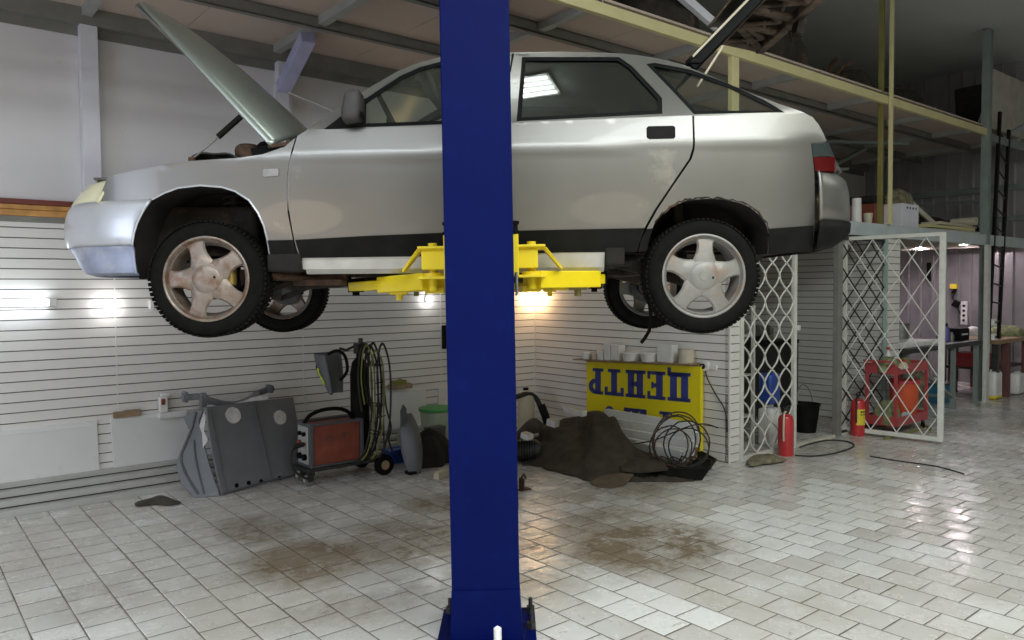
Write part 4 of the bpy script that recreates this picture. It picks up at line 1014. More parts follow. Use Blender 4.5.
mb = MB(); mb.bb(-.10, .10, -.02, .02, -.002, .042); mb.bb(-.02, .10, -.021, .019, .042, .05); mb.build('block', 'woodold', parent=r, bevel=.003, smooth=0)
q = pt(165, 412, .05)
r = wth('wall_socket_box', 'white plastic fixture standing on the white board beside the grey panels', 'fixture', q[0], .045, q[2])
mb = MB(); mb.bb(-.045, .02, -.03, .03, 0, .13); mb.bb(-.03, .04, -.025, .02, .13, .155); mb.build('housing', 'white', parent=r, bevel=.008, smooth=0)
mb = MB(); mb.bb(-.05, .17, -.035, .03, -.05, -.001); mb.build('tray', 'fwhite', parent=r, bevel=.004, smooth=0)
mb = MB(); mb.box((-.02, -.035, .09), (.03, .015, .05)); mb.build('worn_patch', 'brick', parent=r, bevel=.004, smooth=0)
q = pt(400, 389, .05)
r = wth('tool_case', 'small brown tool case lying on the white board behind the welding trolley', 'case', q[0], .05, q[2]+.005)
mb = MB(); mb.bb(-.13, .13, -.04, .04, 0, .045); mb.build('case_base', 'woodold', parent=r, bevel=.008, smooth=0)
mb = MB(); mb.bb(-.08, .06, -.035, .035, .045, .085); mb.tube([(-.05, -.03, .085), (-.04, -.03, .10), (.0, -.03, .10), (.01, -.03, .085)], .006); mb.build('case_top', 'hose', parent=r, bevel=.008, smooth=0)

# ---- the two grey primed body panels
bl = pz(222, 496); br = pz(304, 476); tp = pt(206.5, 407, bl[1]-.22)
pl = Plane(bl, br, tp)
r = wt_('body_panel', 'flat dark grey primed car body panel with two white filler circles, leaning on the wall', 'car panel', WV(bl))
mb = MB(); slab(mb, pl, [(206.5, 407), (253, 401), (293.5, 397.3), (299, 430), (306, 474), (270, 482), (222, 496), (213, 455), (208, 425)], .02); bw(mb, 'panel_skin', 'fgrey', r, bevel=.004, smooth=0)
mb = MB()
for a, b in (((253, 401.5), (272, 481)), ((210, 410), (226, 492))): mb.tube([pl(*a, .004), pl(*b, .004)], .007, 6)
mb.tube([pl(222, 494, .002), pl(270, 480.5, .002), pl(305, 472.5, .002)], .008, 6); bw(mb, 'pressed_ridge', 'fgreydark', r)
def disc(x, y, rad, m, nm, off=.002, sq=1., **k):
    mb = MB(); c = pl(x, y, off); X = (pl.B-pl.A).normalized(); Y = pl.n.cross(X); n = 26; rr = random.Random(int(x))
    P = []
    for i in range(n):
        a = 2*PI*i/n; q_ = rad*(1+rr.uniform(-.05, .05)); P.append(c+X*math.cos(a)*q_+Y*math.sin(a)*q_*sq)
    mb.add(P+[p+pl.n*.003 for p in P], [tuple(range(n)), tuple(range(n, 2*n))]+[(i, (i+1) % n, n+(i+1) % n, n+i) for i in range(n)]); bw(mb, nm, m, r, smooth=0, **k)
disc(233, 415.3, .068, 'patch', 'filler_patch', label='white filler circle'); disc(280, 417.5, .062, 'patch', 'filler_patch', label='white filler circle')
for x, y in ((236.5, 486), (248.5, 483.5), (261, 481.8), (279.5, 478.5)): disc(x, y-.5, .018, 'seal', 'drain_hole')
bl2 = pz(196, 498); pl2 = Plane(bl2, pz(222, 496.5), pt(186, 420, bl2[1]-.25))
r = wt_('body_panel', 'curved dark grey primed wing panel leaning left of the flat panel with filler circles', 'car panel', WV(bl2))
mb = MB(); slab(mb, pl2, [(183, 417), (197, 409.5), (204, 409.5), (199, 421), (203, 440), (210, 466), (220, 496), (194, 498), (181, 484), (176, 466), (177.5, 458), (184, 443), (189, 430)], .03, .0); bw(mb, 'panel_skin', 'fgrey', r, bevel=.006, smooth=0)
mb = MB(); slab(mb, pl2, [(204, 411.5), (206, 418), (204, 431), (208, 440), (203, 448), (202, 434), (199.5, 426)], .004, .006); bw(mb, 'filler_streak', 'patch', r, smooth=0, label='white filler streak')
mb = MB(); ctube(mb, [pl2(x, y, .004) for x, y in ((196, 412), (192, 428), (186, 443), (181, 458), (186, 474), (198, 494))], .01); ctube(mb, [pl2(x, y, .004) for x, y in ((194, 440), (196, 460), (204, 494))], .008); bw(mb, 'pressed_ridge', 'fgreydark', r)
# grey bumper beam resting behind the panels
r = wt_('bumper_beam', 'dark grey bumper beam with end brackets propped behind the flat grey panel', 'car part', Lt(190, 400, .2))
mb = MB(); ctube(mb, [Lt(200, 397, .30), Lt(215, 402, .30), Lt(230, 404.5, .28), Lt(243, 402, .26), Lt(258, 394, .20)], .028, 8); bw(mb, 'beam', 'fgrey', r)
mb = MB(); c = Lt(191, 397, .27); mb.box(c, (.14, .05, .05), rz=ANG); mb.box(c+Vector((-.05, 0, .0)), (.03, .09, .09), rz=ANG); c = Lt(203, 400, .3); mb.box(c, (.05, .05, .12), rz=ANG); bw(mb, 'mounting_bracket', 'fgrey', r, bevel=.008)
mb = MB(); c = Lt(264, 391, .16); mb.box(c, (.18, .05, .05), rz=ANG, ry=-.25); mb.box(c+Vector((.05, 0, .02)), (.04, .09, .07), rz=ANG); bw(mb, 'mounting_bracket', 'fgreydark', r, bevel=.008)
r = wt_('masking_sheet', 'crumpled white masking sheet along the top of the flat grey panel', 'sheet', Lt(240, 405, .3))
A = [(216, 404.5), (222, 401.5), (235, 399.5), (250, 398), (262, 395), (268, 396.5), (266, 400.5), (250, 403), (236, 405.5), (222, 407)]
mb = MB(); P = [Lt(x, y, .32 if i > 5 else .26) for i, (x, y) in enumerate(A)]; mb.add(P+[p+Vector((0, .01, -.015)) for p in P], [tuple(range(10)), tuple(range(10, 20))]+[(i, (i+1) % 10, 10+(i+1) % 10, 10+i) for i in range(10)]); bw(mb, 'sheet', 'patch', r, smooth=0)
# flat brown rag by the ledge
def flat_rag(name, lb, cat, px_, m, h=.02, seed=1, z=0.):
    c = pz(sum(p[0] for p in px_)/len(px_), sum(p[1] for p in px_)/len(px_)); r = wt_(name, lb, cat, WV((c[0], c[1], 0))); rr = random.Random(seed)
    P = [Vector((*Lz(*p).xy, .004)) for p in px_]; ctr = sum(P, Vector())/len(P); mb = MB(); n = len(P); rings = []
    K = 5
    for k in range(K): 
        f = 1-k/K; rings.append([ctr+(p-ctr)*f+Vector((0, 0, (h*math.sin(PI*.5*(1-f))+rr.uniform(0, h*.6) if k else 0))) for p in P])
    vs = [v for g in rings for v in g]+[ctr+Vector((0, 0, h))]; fs = [(k*n+i, k*n+(i+1) % n, (k+1)*n+(i+1) % n, (k+1)*n+i) for k in range(K-1) for i in range(n)]+[((K-1)*n+i, (K-1)*n+(i+1) % n, K*n) for i in range(n)]+[tuple(range(n-1, -1, -1))]
    mb.add(vs, fs); o = bw(mb, 'cloth', m, r, smooth=50); md = o.modifiers.new('d', 'SUBSURF'); md.levels = 1; md.render_levels = 1; return r
flat_rag('floor_mat', 'oily brown scrap lying on the floor in front of the stepped ledge', 'scrap', [(130, 504), (136, 502), (152, 499), (158, 495), (166, 496), (176, 500), (187, 503), (184, 506), (165, 508), (155, 505), (140, 508), (131, 509)], 'oily', .02, 3)

# ---- welding trolley
wq = pz(311, 468, .15); ws, wt0 = wq[0], wq[1]
r = wth('welding_trolley', 'dirty red and grey welding machine on a wheeled trolley with a hose rack', 'welder', ws, wt0, 0)
# local: x to the right along the wall, y into the wall
mb = MB(); mb.bb(.03, .46, .015, .235, .155, .49); mb.build('machine_side', 'brick', parent=r, bevel=.01, smooth=0, label='worn red-brown machine casing')
mb = MB(); mb.bb(-.005, .03, 0, .25, .14, .505); mb.bb(.46, .49, 0, .25, .14, .505); mb.bb(.02, .47, 0, .02, .485, .508); mb.bb(.02, .47, .23, .25, .485, .508); mb.bb(.02, .47, 0, .02, .14, .16); mb.build('machine_frame', 'fgreydark', parent=r, bevel=.006, smooth=0)
mb = MB(); mb.bb(-.012, -.004, .03, .22, .17, .48); mb.build('front_panel', 'ledge', parent=r, bevel=.003, smooth=0)
for y, z, rr in ((.08, .42, .018), (.16, .42, .018), (.08, .34, .014), (.17, .34, .022)):
    k = MB(); k.cyl((-.012, y, z), (-.035, y, z), rr, 14); k.build('knob', 'brick' if z < .4 else 'blackplastic', parent=r)
for y in (.07, .17):
    k = MB(); k.cyl((-.012, y, .23), (-.04, y, .23), .026, 14); k.build('cable_port', 'seal', parent=r)
mb = MB(); ctube(mb, [(.0, .12, .50), (.05, .12, .56), (.16, .12, .595), (.30, .12, .595), (.40, .12, .56), (.44, .12, .50)], .017); mb.build('carry_handle', 'blackplastic', parent=r)
mb = MB(); mb.bb(-.04, .88, -.02, .30, .115, .14); mb.build('platform', 'darksteel', parent=r, bevel=.006, smooth=0)
def castor(x, y, sw):
    a = MB(); a.bb(x-.03, x+.03, y-.02, y+.02, .085, .115); a.box((x-.012, y-.026, .07), (.05, .004, .06)); a.box((x-.012, y+.026, .07), (.05, .004, .06)); c_ = a.build('castor', 'darksteel', parent=r, smooth=0)
    a = MB(); a.lathe([(0, -.02), (.04, -.02), (.05, -.012), (.05, .012), (.04, .02), (0, .02)], (x-.02, y, .05), 'y', 20); a.build('castor_wheel', 'steel', parent=c_)
castor(.0, .01, 0); castor(.03, .22, 0)
for y in (-.06, .34):
    a = MB(); a.lathe([(0, -.022), (.075, -.022), (.09, -.012), (.09, .012), (.075, .022), (0, .022)], (.80, y, .09), 'y', 28); c_ = a.build('wheel', 'rubber', parent=r)
    a = MB(); a.lathe([(0, -.026), (.04, -.026), (.045, .026), (0, .026)], (.80, y, .09), 'y', 18); a.build('hub', 'woodold', parent=c_)
a = MB(); a.cyl((.80, -.06, .09), (.80, .34, .09), .01); a.build('axle', 'darksteel', parent=r)
a = MB(); a.lathe([(0, 0), (.075, 0), (.08, .02), (.08, .74), (.06, .84), (.025, .88), (.025, .92), (.03, .92), (.03, .97), (0, .97)], (.60, .14, .14), 'z', 24); a.build('gas_bottle', 'blackplastic', parent=r)
a = MB()
for x, y in ((.72, -.0), (.72, .26), (.86, .0), (.86, .26)): a.tube([(x, y, .12), (x, y, .95), (x-.03, y, 1.02)], .009, 6)
for z in (.35, .60, .95): a.tube([(.72, 0, z), (.72, .26, z), (.86, .26, z), (.86, 0, z)], .008, 6, closed=True)
for z in (.5, .6, .7, .8): a.tube([(.72, -.02, z), (.87, -.02, z+.01)], .006, 6)
ctube(a, [(.86, .0, .9), (.88, -.02, .6), (.93, -.05, .42), (.90, -.04, .3), (.95, -.04, .2)], .012)
a.build('hose_rack', 'darksteel', parent=r)
rr = random.Random(5)
for k, (m_, x0, y0) in enumerate((('cable', .50, -.02), ('hose', .54, -.03), ('cable', .62, .0), ('hose', .68, -.04), ('cable', .72, .05), ('cable', .78, -.05))):
    a = MB(); top = 1.10+rr.uniform(-.03, .03)
    ctube(a, [(x0-.03, y0-.02, .55+rr.uniform(-.2, .1)), (x0-.06, y0, .85), (x0-.02, y0, top-.03), (x0+.07, y0+.01, top), (x0+.14, y0-.01, .9), (x0+.10, y0-.04, .5), (x0-.02, y0-.06, .25), (x0-.12, y0-.06, .17)], .012 if m_ == 'cable' else .009)
    a.build('cable' if m_ == 'cable' else 'gas_hose', m_, parent=r)
a = MB(); a.box((.55, .10, 1.10), (.10, .08, .09)); a.cyl((.55, .10, 1.12), (.55, .10, 1.19), .02); a.tube([(.48, .02, 1.14), (.36, .0, 1.10), (.30, .0, 1.12)], .012); a.build('regulator', 'darksteel', parent=r, bevel=.008)
a = MB(); ctube(a, [(-.03, .07, .33), (-.09, .05, .34), (-.15, .02, .31), (-.17, .0, .24), (-.15, .0, .16), (-.08, -.02, .09), (-.0, -.03, .06)], .011); ctube(a, [(-.035, .07, .34), (-.13, .04, .335)], .022); a.build('torch_cable', 'cable', parent=r)
for ch in list(r.children_recursive):
    if ch.type == 'MESH' and ch.name.split('.')[0] in ('gas_bottle', 'hose_rack', 'cable', 'gas_hose', 'regulator', 'wheel', 'hub', 'axle', 'platform'):
        vs_ = ch.data.vertices; cx_ = sum(v.co.x for v in vs_)/len(vs_)
        rigid = ch.name.split('.')[0] in ('gas_bottle', 'wheel', 'hub', 'axle', 'regulator')
        for v in vs_:
            if rigid: v.co.x += (.42+(cx_-.42)*.60)-cx_
            elif v.co.x > .42: v.co.x = .42+(v.co.x-.42)*.60
# helmet hanging on the trolley
hp_ = Lt(328, 371, wt0-.05)
r = wt_('welding_helmet', 'dark grey welding helmet with lime green marking hanging on the welding trolley', 'helmet', hp_)
mb = MB()
def helm(a, b):
    al = (a-.5)*PI*1.15; z = .15-.34*b; w_x = .115*(1-.35*b*b); dpt = .13*(1-.5*b**3)*(math.sin(PI*min(.5+.5*b, 1))*.25+.75)
    x = -math.cos(al)*dpt; y = math.sin(al)*w_x
    return hp_+Vector((x*.95+y*.35+.02-.03*b+.08*b, y*.9-x*.2, z))
mb.grid(helm, 20, 14); bw(mb, 'shell', 'visor', r, solid=.006)
mb = MB(); mb.grid(lambda a, b: helm(.38+.24*a, .30+.28*b)+Vector((-.008, -.006, 0)), 4, 4); bw(mb, 'visor_window', 'seal', r, solid=.004)
mb = MB(); mb.grid(lambda a, b: helm(.20+.10*a+.04*math.sin(6*b), .35+.42*b)+Vector((-.004, -.008, 0)), 3, 8); bw(mb, 'lime_mark', 'lime', r, solid=.003, label='lime green marking')
mb = MB(); ctube(mb, [hp_+Vector(v) for v in ((.0, .0, .14), (.08, .0, .17), (.14, .02, .12), (.16, .0, .0), (.10, 0, -.08))], .014); bw(mb, 'head_band', 'blackplastic', r)
# white tubes standing behind the welder
q = pz(333, 452)
r = wth('plastic_tube', 'white plastic pipe offcut standing behind the welding trolley', 'pipe', q[0], .42, 0)
mb = MB(); mb.lathe([(.03, 0), (.035, 0), (.035, .62), (.03, .62)], (0, 0, 0), 'z', 18, closed=True); mb.build('tube', 'white', parent=r)
r = wth('plastic_tube', 'thinner white pipe offcut standing just right of the other pipe', 'pipe', q[0]+.14, .40, 0)
mb = MB(); mb.lathe([(.02, 0), (.026, 0), (.026, .66), (.02, .66)], (0, 0, 0), 'z', 18, closed=True); mb.build('tube', 'white', parent=r)

# ---- bits between the welder and the column
q = pz(412, 474)
r = wth('arch_liner', 'dark grey oval wheel arch liner standing on end left of the blue column', 'car part', q[0], q[1], 0)
mb = MB(); mb.grid(lambda a, b: ((a-.5)*.21*(math.sin(PI*(.08+.86*b)))**.55+.02*(1-b), -.09*math.sin(PI*a)*math.sin(PI*b)+.09*(b-.2), .52*b), 12, 18); mb.build('shell', 'fgrey', parent=r, solid=.012)
mb = MB(); mb.prism([(-.10, 0, .42), (-.04, 0, .46), (-.045, 0, .58), (-.075, 0, .62), (-.10, 0, .56)], (0, .02, 0)); mb.build('lug', 'fgreydark', parent=r, bevel=.004, smooth=0)
mb = MB(); mb.bb(-.05, .03, -.04, .05, 0, .03); mb.build('foot', 'blackplastic', parent=r, bevel=.01)
q = pz(440, 455)
r = wth('lidded_bucket', 'pale bucket with a bright green lid beside the blue column', 'bucket', q[0]+.03, .56, 0)
mb = MB(); mb.lathe([(0, 0), (.15, 0), (.175, .44), (.16, .44), (0, .43)], (0, 0, 0), 'z', 32); mb.build('tub', 'paleg', parent=r)
mb = MB(); mb.lathe([(0, .452), (.165, .455), (.185, .452), (.19, .43), (.178, .425), (.17, .44), (0, .44)], (0, 0, 0), 'z', 32); mb.build('lid', 'green', parent=r, label='bright green lid')
r = wth('grey_box', 'small dark grey box standing in front of the green-lidded bucket', 'box', q[0]-.17, .80, 0)
mb = MB(); mb.bb(-.09, .10, -.04, .04, 0, .32); mb.build('carton', 'fgreydark', parent=r, bevel=.006, smooth=0)
mb = MB(); mb.bb(-.092, .102, -.042, .042, .29, .322); mb.build('lid', 'fgreydark', parent=r, smooth=0)
r = wth('blue_case', 'dark blue tool case on the floor between welding trolley and grey liner', 'case', pz(394, 465)[0]+.06, .62, 0)
mb = MB(); mb.bb(-.10, .12, -.06, .08, 0, .13); mb.build('case', 'bluepl', parent=r, bevel=.012, smooth=0); mb = MB(); mb.tube([(-.06, -.06, .12), (-.05, -.06, .155), (.03, -.06, .155), (.04, -.06, .12)], .008); mb.build('handle', 'bluepl', parent=r)
r = wth('plastic_jar', 'pale green plastic jar behind the dark blue tool case', 'jar', pz(397, 455)[0], .48, 0)
mb = MB(); mb.lathe([(0, 0), (.06, 0), (.065, .2), (.05, .24), (.03, .25), (.03, .28), (0, .28)], (0, 0, 0), 'z', 20); mb.build('body', 'paleg', parent=r)
q = pz(436, 466)
r = wth('black_bag', 'slumped black cloth bag on the floor against the blue column', 'bag', q[0]+.02, q[1]-.12, 0)
mb = MB()
def bag(a, b):
    al = 2*PI*a; k = math.sin(PI*.5*(1-b))**.5; rr_ = (.20+.03*math.sin(3*al+1)+.02*math.sin(7*al))*math.cos(b*PI/2)**.6
    return (rr_*math.cos(al)*1.15, rr_*math.sin(al)*.8, .30*b**.8*(1+.12*math.sin(al)) )
mb.grid(bag, 32, 12); mb.build('sack', 'blackcloth', parent=r, smooth=60)
q = pz(443, 477.5)
r = wth('white_block', 'small white oblong block lying on the tiles at the column foot', 'block', q[0], q[1], 0)
mb = MB(); mb.box((0, 0, .03), (.19, .06, .055), rz=.3); mb.box((0, 0, .062), (.16, .045, .01), rz=.3); mb.build('block', 'beige', parent=r, bevel=.01, smooth=0)
q = pz(524, 490)
r = wth('rusty_bracket', 'small rusty red bracket on the tiles right of the blue column', 'bracket', q[0], q[1], 0)
mb = MB(); mb.bb(-.05, .05, -.03, .03, 0, .012); mb.bb(-.03, -.018, -.03, .03, .012, .10); mb.tube([(-.024, 0, .10), (0, 0, .13), (.02, 0, .09)], .01); mb.build('bracket', 'rust', parent=r, bevel=.003)

# ---- the right corner: sign, tubs, white boards, felt heap
SS = -.07
P_ = [ps(586.5, 361.5, SS), ps(700.5, 366.5, SS)]
t_0, t_1 = P_[0][1], P_[1][1]; zt_ = (P_[0][2]+P_[1][2])/2
r = wth('upturned_sign', 'yellow sign board with blue Cyrillic lettering standing upside down against the slatted wall', 'sign', SS, (t_0+t_1)/2, 0)
hw = (t_1-t_0)/2; z_b = .05; 
# local x along s (front face at x=0 looking to -x), local y = -t
tilt = (P_[1][2]-P_[0][2])/(2*hw)
def sg_(t, z, x=0.): return (x, -(t-(t_0+t_1)/2), z+tilt*(t-(t_0+t_1)/2))
def rect(mb, ta, tb, za, zb, x0=0., x1=.05):
    A = [sg_(ta, za, x0), sg_(tb, za, x0), sg_(tb, zb, x0), sg_(ta, zb, x0)]; mb.prism(A, (x1-x0, 0, 0))
mb = MB(); rect(mb, t_0, t_1, z_b, zt_, 0, .045); mb.build('board', 'signy', parent=r, bevel=.004, smooth=0)
mb = MB(); rect(mb, t_1-.13, t_1, z_b, zt_-.004, -.002, 0); mb.build('side_fold', 'signy', parent=r, smooth=0)
mb = MB(); rect(mb, t_0-.01, t_1+.01, zt_, zt_+.012, -.004, .05); mb.build('top_rail', 'woodold', parent=r, smooth=0)
# letters drawn upright in (x,y) then turned over: t = T - x, z = Z - y
def letter(ch, x0, w, h, sw, T, Z, root, part=None):
    """slab serif capitals out of rectangles and one bowl"""
    sr = sw*.42; B = []
    def R_(a, b, c, d): B.append([(x0+a, c), (x0+b, c), (x0+b, d), (x0+a, d)])
    def serif(cx, y, wd=None):
        wd = wd or sw*1.75
        if y == 0: R_(cx-wd/2, cx+wd/2, 0, sr)
        else: R_(cx-wd/2, cx+wd/2, h-sr, h)
    if ch in 'ЦН':
        for cx in (sw*.9, w-sw*.9): R_(cx-sw/2, cx+sw/2, 0, h); serif(cx, 0); serif(cx, h)
        if ch == 'Н': R_(sw*.9, w-sw*.9, h*.5-sr*.7, h*.5+sr*.7)
        else: R_(sw*.5, w-sw*.2, 0, sr*1.3); R_(w-sw*.5, w, -sr*1.3, sr)
    if ch == 'Е':
        R_(sw*.4, sw*1.4, 0, h); R_(0, w, 0, sr); R_(0, w, h-sr, h); R_(w-sr, w, 0, h*.28); R_(w-sr, w, h*.72, h); R_(sw, w*.72, h*.5-sr*.6, h*.5+sr*.6); R_(w*.66, w*.78, h*.38, h*.62)
    if ch == 'Т':
        R_(w/2-sw/2, w/2+sw/2, 0, h); R_(0, w, h-sr*1.1, h); R_(0, sr*1.2, h*.68, h); R_(w-sr*1.2, w, h*.68, h); serif(w/2, 0, sw*2.1)
    if ch == 'Р':
        R_(sw*.4, sw*1.4, 0, h); serif(sw*.9, 0, sw*1.9); R_(0, sw*1.4, h-sr, h)
    mb = MB()
    for q_ in B: mb.prism([sg_(T-x, Z-y, -.004) for x, y in q_], (.004, 0, 0))
    if ch in 'РО':
        cx, cy = (x0+sw*1.3, h*.70) if ch == 'Р' else (x0+w/2, h/2)
        ro, ri = ((w-sw*1.3), (w-sw*1.3)*.42) if ch == 'Р' else (w/2, w/2*.5); ho, hi = (h*.30, h*.13) if ch == 'Р' else (h/2, h*.28)
        a0, a1 = (-90, 90) if ch == 'Р' else (0, 360); n = 20
        for k in range(n):
            A = [math.radians(a0+(a1-a0)*kk/n) for kk in (k, k+1)]
            qd = [(cx+ro*math.cos(A[0]), cy+ho*math.sin(A[0])), (cx+ro*math.cos(A[1]), cy+ho*math.sin(A[1])), (cx+ri*math.cos(A[1]), cy+hi*math.sin(A[1])), (cx+ri*math.cos(A[0]), cy+hi*math.sin(A[0]))]
            mb.prism([sg_(T-x, Z-y, -.004) for x, y in qd], (.004, 0, 0))
    mb.build('letter', 'signb', parent=root, smooth=0)
tA_ = ps(691, 385, SS)[1]; tB_ = ps(588.5, 385, SS)[1]; Zt = ps(640, 398, SS)[2]; Zb = ps(640, 370.5, SS)[2]
hgt = Zb-Zt; cwid = (tA_-tB_)
Tm = tA_; ztxt = Zb
x_ = 0
for ch, wf in (('Ц', .205), ('Е', .165), ('Н', .195), ('Т', .195), ('Р', .155)):
    # upright text: baseline at y=0 maps to z = ztxt (turned over, baseline is on top)
    letter(ch, x_*cwid, wf*cwid, hgt, .052*cwid*1.15, Tm, ztxt, r); x_ += wf+.02
# second row, mostly hidden by the boards: only the feet of letters show
z2 = ps(640, 409, SS)[2]
for ch, x0, wf in (('О', .70, .14), ('Ш', .40, .22), ('Т', .14, .16)):
    if ch == 'Ш':
        mb = MB(); W0 = x0*cwid
        for q_ in ([(W0, 0), (W0+wf*cwid, 0), (W0+wf*cwid, .03), (W0, .03)],)+tuple([(W0+k*cwid, 0), (W0+(k+.06)*cwid, 0), (W0+(k+.06)*cwid, hgt), (W0+k*cwid, hgt)] for k in (0, .08, .16)): mb.prism([sg_(Tm-x, z2-y, -.004) for x, y in q_], (.004, 0, 0))
        mb.build('letter', 'signb', parent=r, smooth=0)
    else: letter(ch, x0*cwid, wf*cwid, hgt, .055*cwid, Tm, z2, r)
# narrow shelf of tubs over the sign
zsh = zt_+.03
r = wth('wall_shelf', 'narrow shelf on the slatted wall just above the yellow sign', 'shelf', 0, (t_0+t_1)/2, 0)
mb = MB(); A = [sg_(t_0-.12, zt_+.018, -.16), sg_(t_1-.05, zt_+.018, -.16), sg_(t_1-.05, zt_+.03, -.16), sg_(t_0-.12, zt_+.03, -.16)]; mb.prism(A, (.155, 0, 0)); mb.build('shelf_board', 'woodold', parent=r, smooth=0)
def shelf_thing(name, lb, cat, x0, x1, y0, kind, m, grp=None):
    s_ = -.09; a, b = ps(x0, 360, s_), ps(x1, 360, s_); h = ps((x0+x1)/2, y0, s_)[2]-(zt_+.03+tilt*((a[1]+b[1])/2-(t_0+t_1)/2)); wd = (b[1]-a[1]); tc_ = (a[1]+b[1])/2
    r = wth(name, lb, cat, s_, tc_, zt_+.0305+tilt*(tc_-(t_0+t_1)/2), group=grp)
    mb = MB()
    if kind == 'box': mb.bb(-.045, .045, -wd/2, wd/2, 0, h)
    elif kind == 'tub': mb.lathe([(0, 0), (wd*.40, 0), (wd*.46, h*.85), (0, h*.85)], (0, 0, 0), 'z', 20)
    elif kind == 'roll': mb.lathe([(wd*.28, 0), (wd*.48, 0), (wd*.48, h), (wd*.28, h)], (0, 0, 0), 'z', 20, closed=True)
    mb.build('body', m, parent=r, bevel=.004 if kind == 'box' else 0, smooth=40 if kind != 'box' else 0)
    mb = MB()
    if kind == 'box': mb.bb(-.047, .047, -wd/2-.001, wd/2+.001, h-.012, h+.001)
    elif kind == 'tub': mb.lathe([(0, h), (wd*.48, h), (wd*.5, h*.86), (wd*.46, h*.85)], (0, 0, 0), 'z', 20)
    else: mb.lathe([(0, 0), (wd*.27, 0), (wd*.27, h*.6), (0, h*.6)], (0, 0, 0), 'z', 16)
    mb.build('lid', m, parent=r)
for a in (('plastic_tub', 'small white tub at the left end of the shelf over the sign', 'tub', 583, 590.5, 352, 'tub', 'white'), ('plastic_tub', 'slim beige tub second from the left on the shelf over the sign', 'tub', 592, 598.5, 353, 'tub', 'beige'),
          ('white_carton', 'narrow white carton third on the shelf over the sign', 'carton', 600, 605.5, 350, 'box', 'white'), ('white_carton', 'tall white carton left of centre on the shelf over the sign', 'carton', 607, 613, 344, 'box', 'fwhite'), ('white_carton', 'tall white carton with its neighbour on the left, on the shelf over the sign', 'carton', 614, 622, 345, 'box', 'white'),
          ('plastic_tub', 'wide low white tub in the middle of the shelf over the sign', 'tub', 624, 640, 352, 'tub', 'white'), ('plastic_tub', 'wide low white tub right of the middle one on the shelf over the sign', 'tub', 642, 658, 352.5, 'tub', 'white'),
          ('white_carton', 'largest white carton on the shelf over the sign', 'carton', 660, 675, 344.5, 'box', 'white'), ('tape_roll', 'translucent roll of tape at the right end of the shelf over the sign', 'roll', 680, 693, 350, 'roll', 'beige')):
    shelf_thing(*a)
q = ps(704, 366, 0)
r = wth('wall_dial', 'round socket with a black centre on the slatted wall right of the sign', 'socket', 0, q[1]+.03, q[2], rz=-PI/2)
mb = MB(); mb.lathe([(0, -.03), (.04, -.03), (.045, 0), (0, 0)], (0, 0, 0), 'y', 20); mb.bb(.02, .12, -.02, 0, -.02, .02); mb.build('socket_body', 'white', parent=r)
mb = MB(); mb.cyl((-.02, -.03, 0), (-.02, -.05, 0), .026, 16); mb.build('socket_centre', 'blackplastic', parent=r)
mb = MB(); ctube(mb, [Ls(705, 370, -.02), Ls(708, 380, -.03), Ls(716, 395, -.02), Ls(724, 408, -.02), Ls(726.5, 420, -.02), Ls(727, 432, -.01)], .006)
o = mb.build('hanging_cable', 'cable'); tag(o, 'thin black cable sagging from the round socket to the wall corner', 'cable')
mb = MB(); ctube(mb, [Ls(634, 444, -.5), Ls(655, 440, -.5), Ls(672, 433, -.45), Ls(690, 426, -.3), Ls(705, 424, -.1), Ls(718, 428, -.03)], .006)
o = mb.build('loose_cable', 'cable'); tag(o, 'grey cable crossing in front of the stacked white boards', 'cable')

# stacked white trim boards leaning under the sign
for k, (xa, ya, xb, yb, th, lb) in enumerate((((606, 409, 697, 424, .06, 'topmost white profile board in the stack under the sign')), ((612, 418, 697, 431, .06, 'second white profile board from the top in the stack under the sign')), ((620, 428, 692, 440, .07, 'middle white profile board in the stack under the sign')), ((628, 438, 686, 449, .07, 'second white profile board from the floor in the stack under the sign')), ((636, 448, 682, 458, .08, 'lowest white profile board in the stack under the sign')))):
    s_ = -.14-.075*k; a, b = ps(xa, ya, s_), ps(xb, yb, s_)
    if k == 4: a[2] = b[2] = max(.15, a[2])
    r = wth('profile_board', lb, 'board', s_, (a[1]+b[1])/2, 0, group='white profile boards under the sign')
    L2 = (b[1]-a[1])/2; mb = MB(); z_a, z_b2 = a[2], b[2]; hh = .15
    for (x0, x1, d0, d1) in ((-.025, .035, -.018, 0), (-.025, -.012, -hh, -.018), (.022, .035, -hh, -.018), (-.025, .035, -hh, -hh+.015)):
        mb.add([(x0, L2, z_a+d0), (x1, L2, z_a+d0), (x1, L2, z_a+d1), (x0, L2, z_a+d1), (x0, -L2, z_b2+d0), (x1, -L2, z_b2+d0), (x1, -L2, z_b2+d1), (x0, -L2, z_b2+d1)], [(3, 2, 1, 0), (4, 5, 6, 7), (0, 1, 5, 4), (1, 2, 6, 5), (2, 3, 7, 6), (3, 0, 4, 7)])
    mb.build('profile', 'fwhite', parent=r, smooth=0)
    mb = MB(); mb.bb(-.02, .03, L2-.06, L2-.02, 0, z_a-hh); mb.bb(-.02, .03, -L2+.02, -L2+.06, 0, z_b2-hh); mb.build('end_block', 'woodold', parent=r, smooth=0)

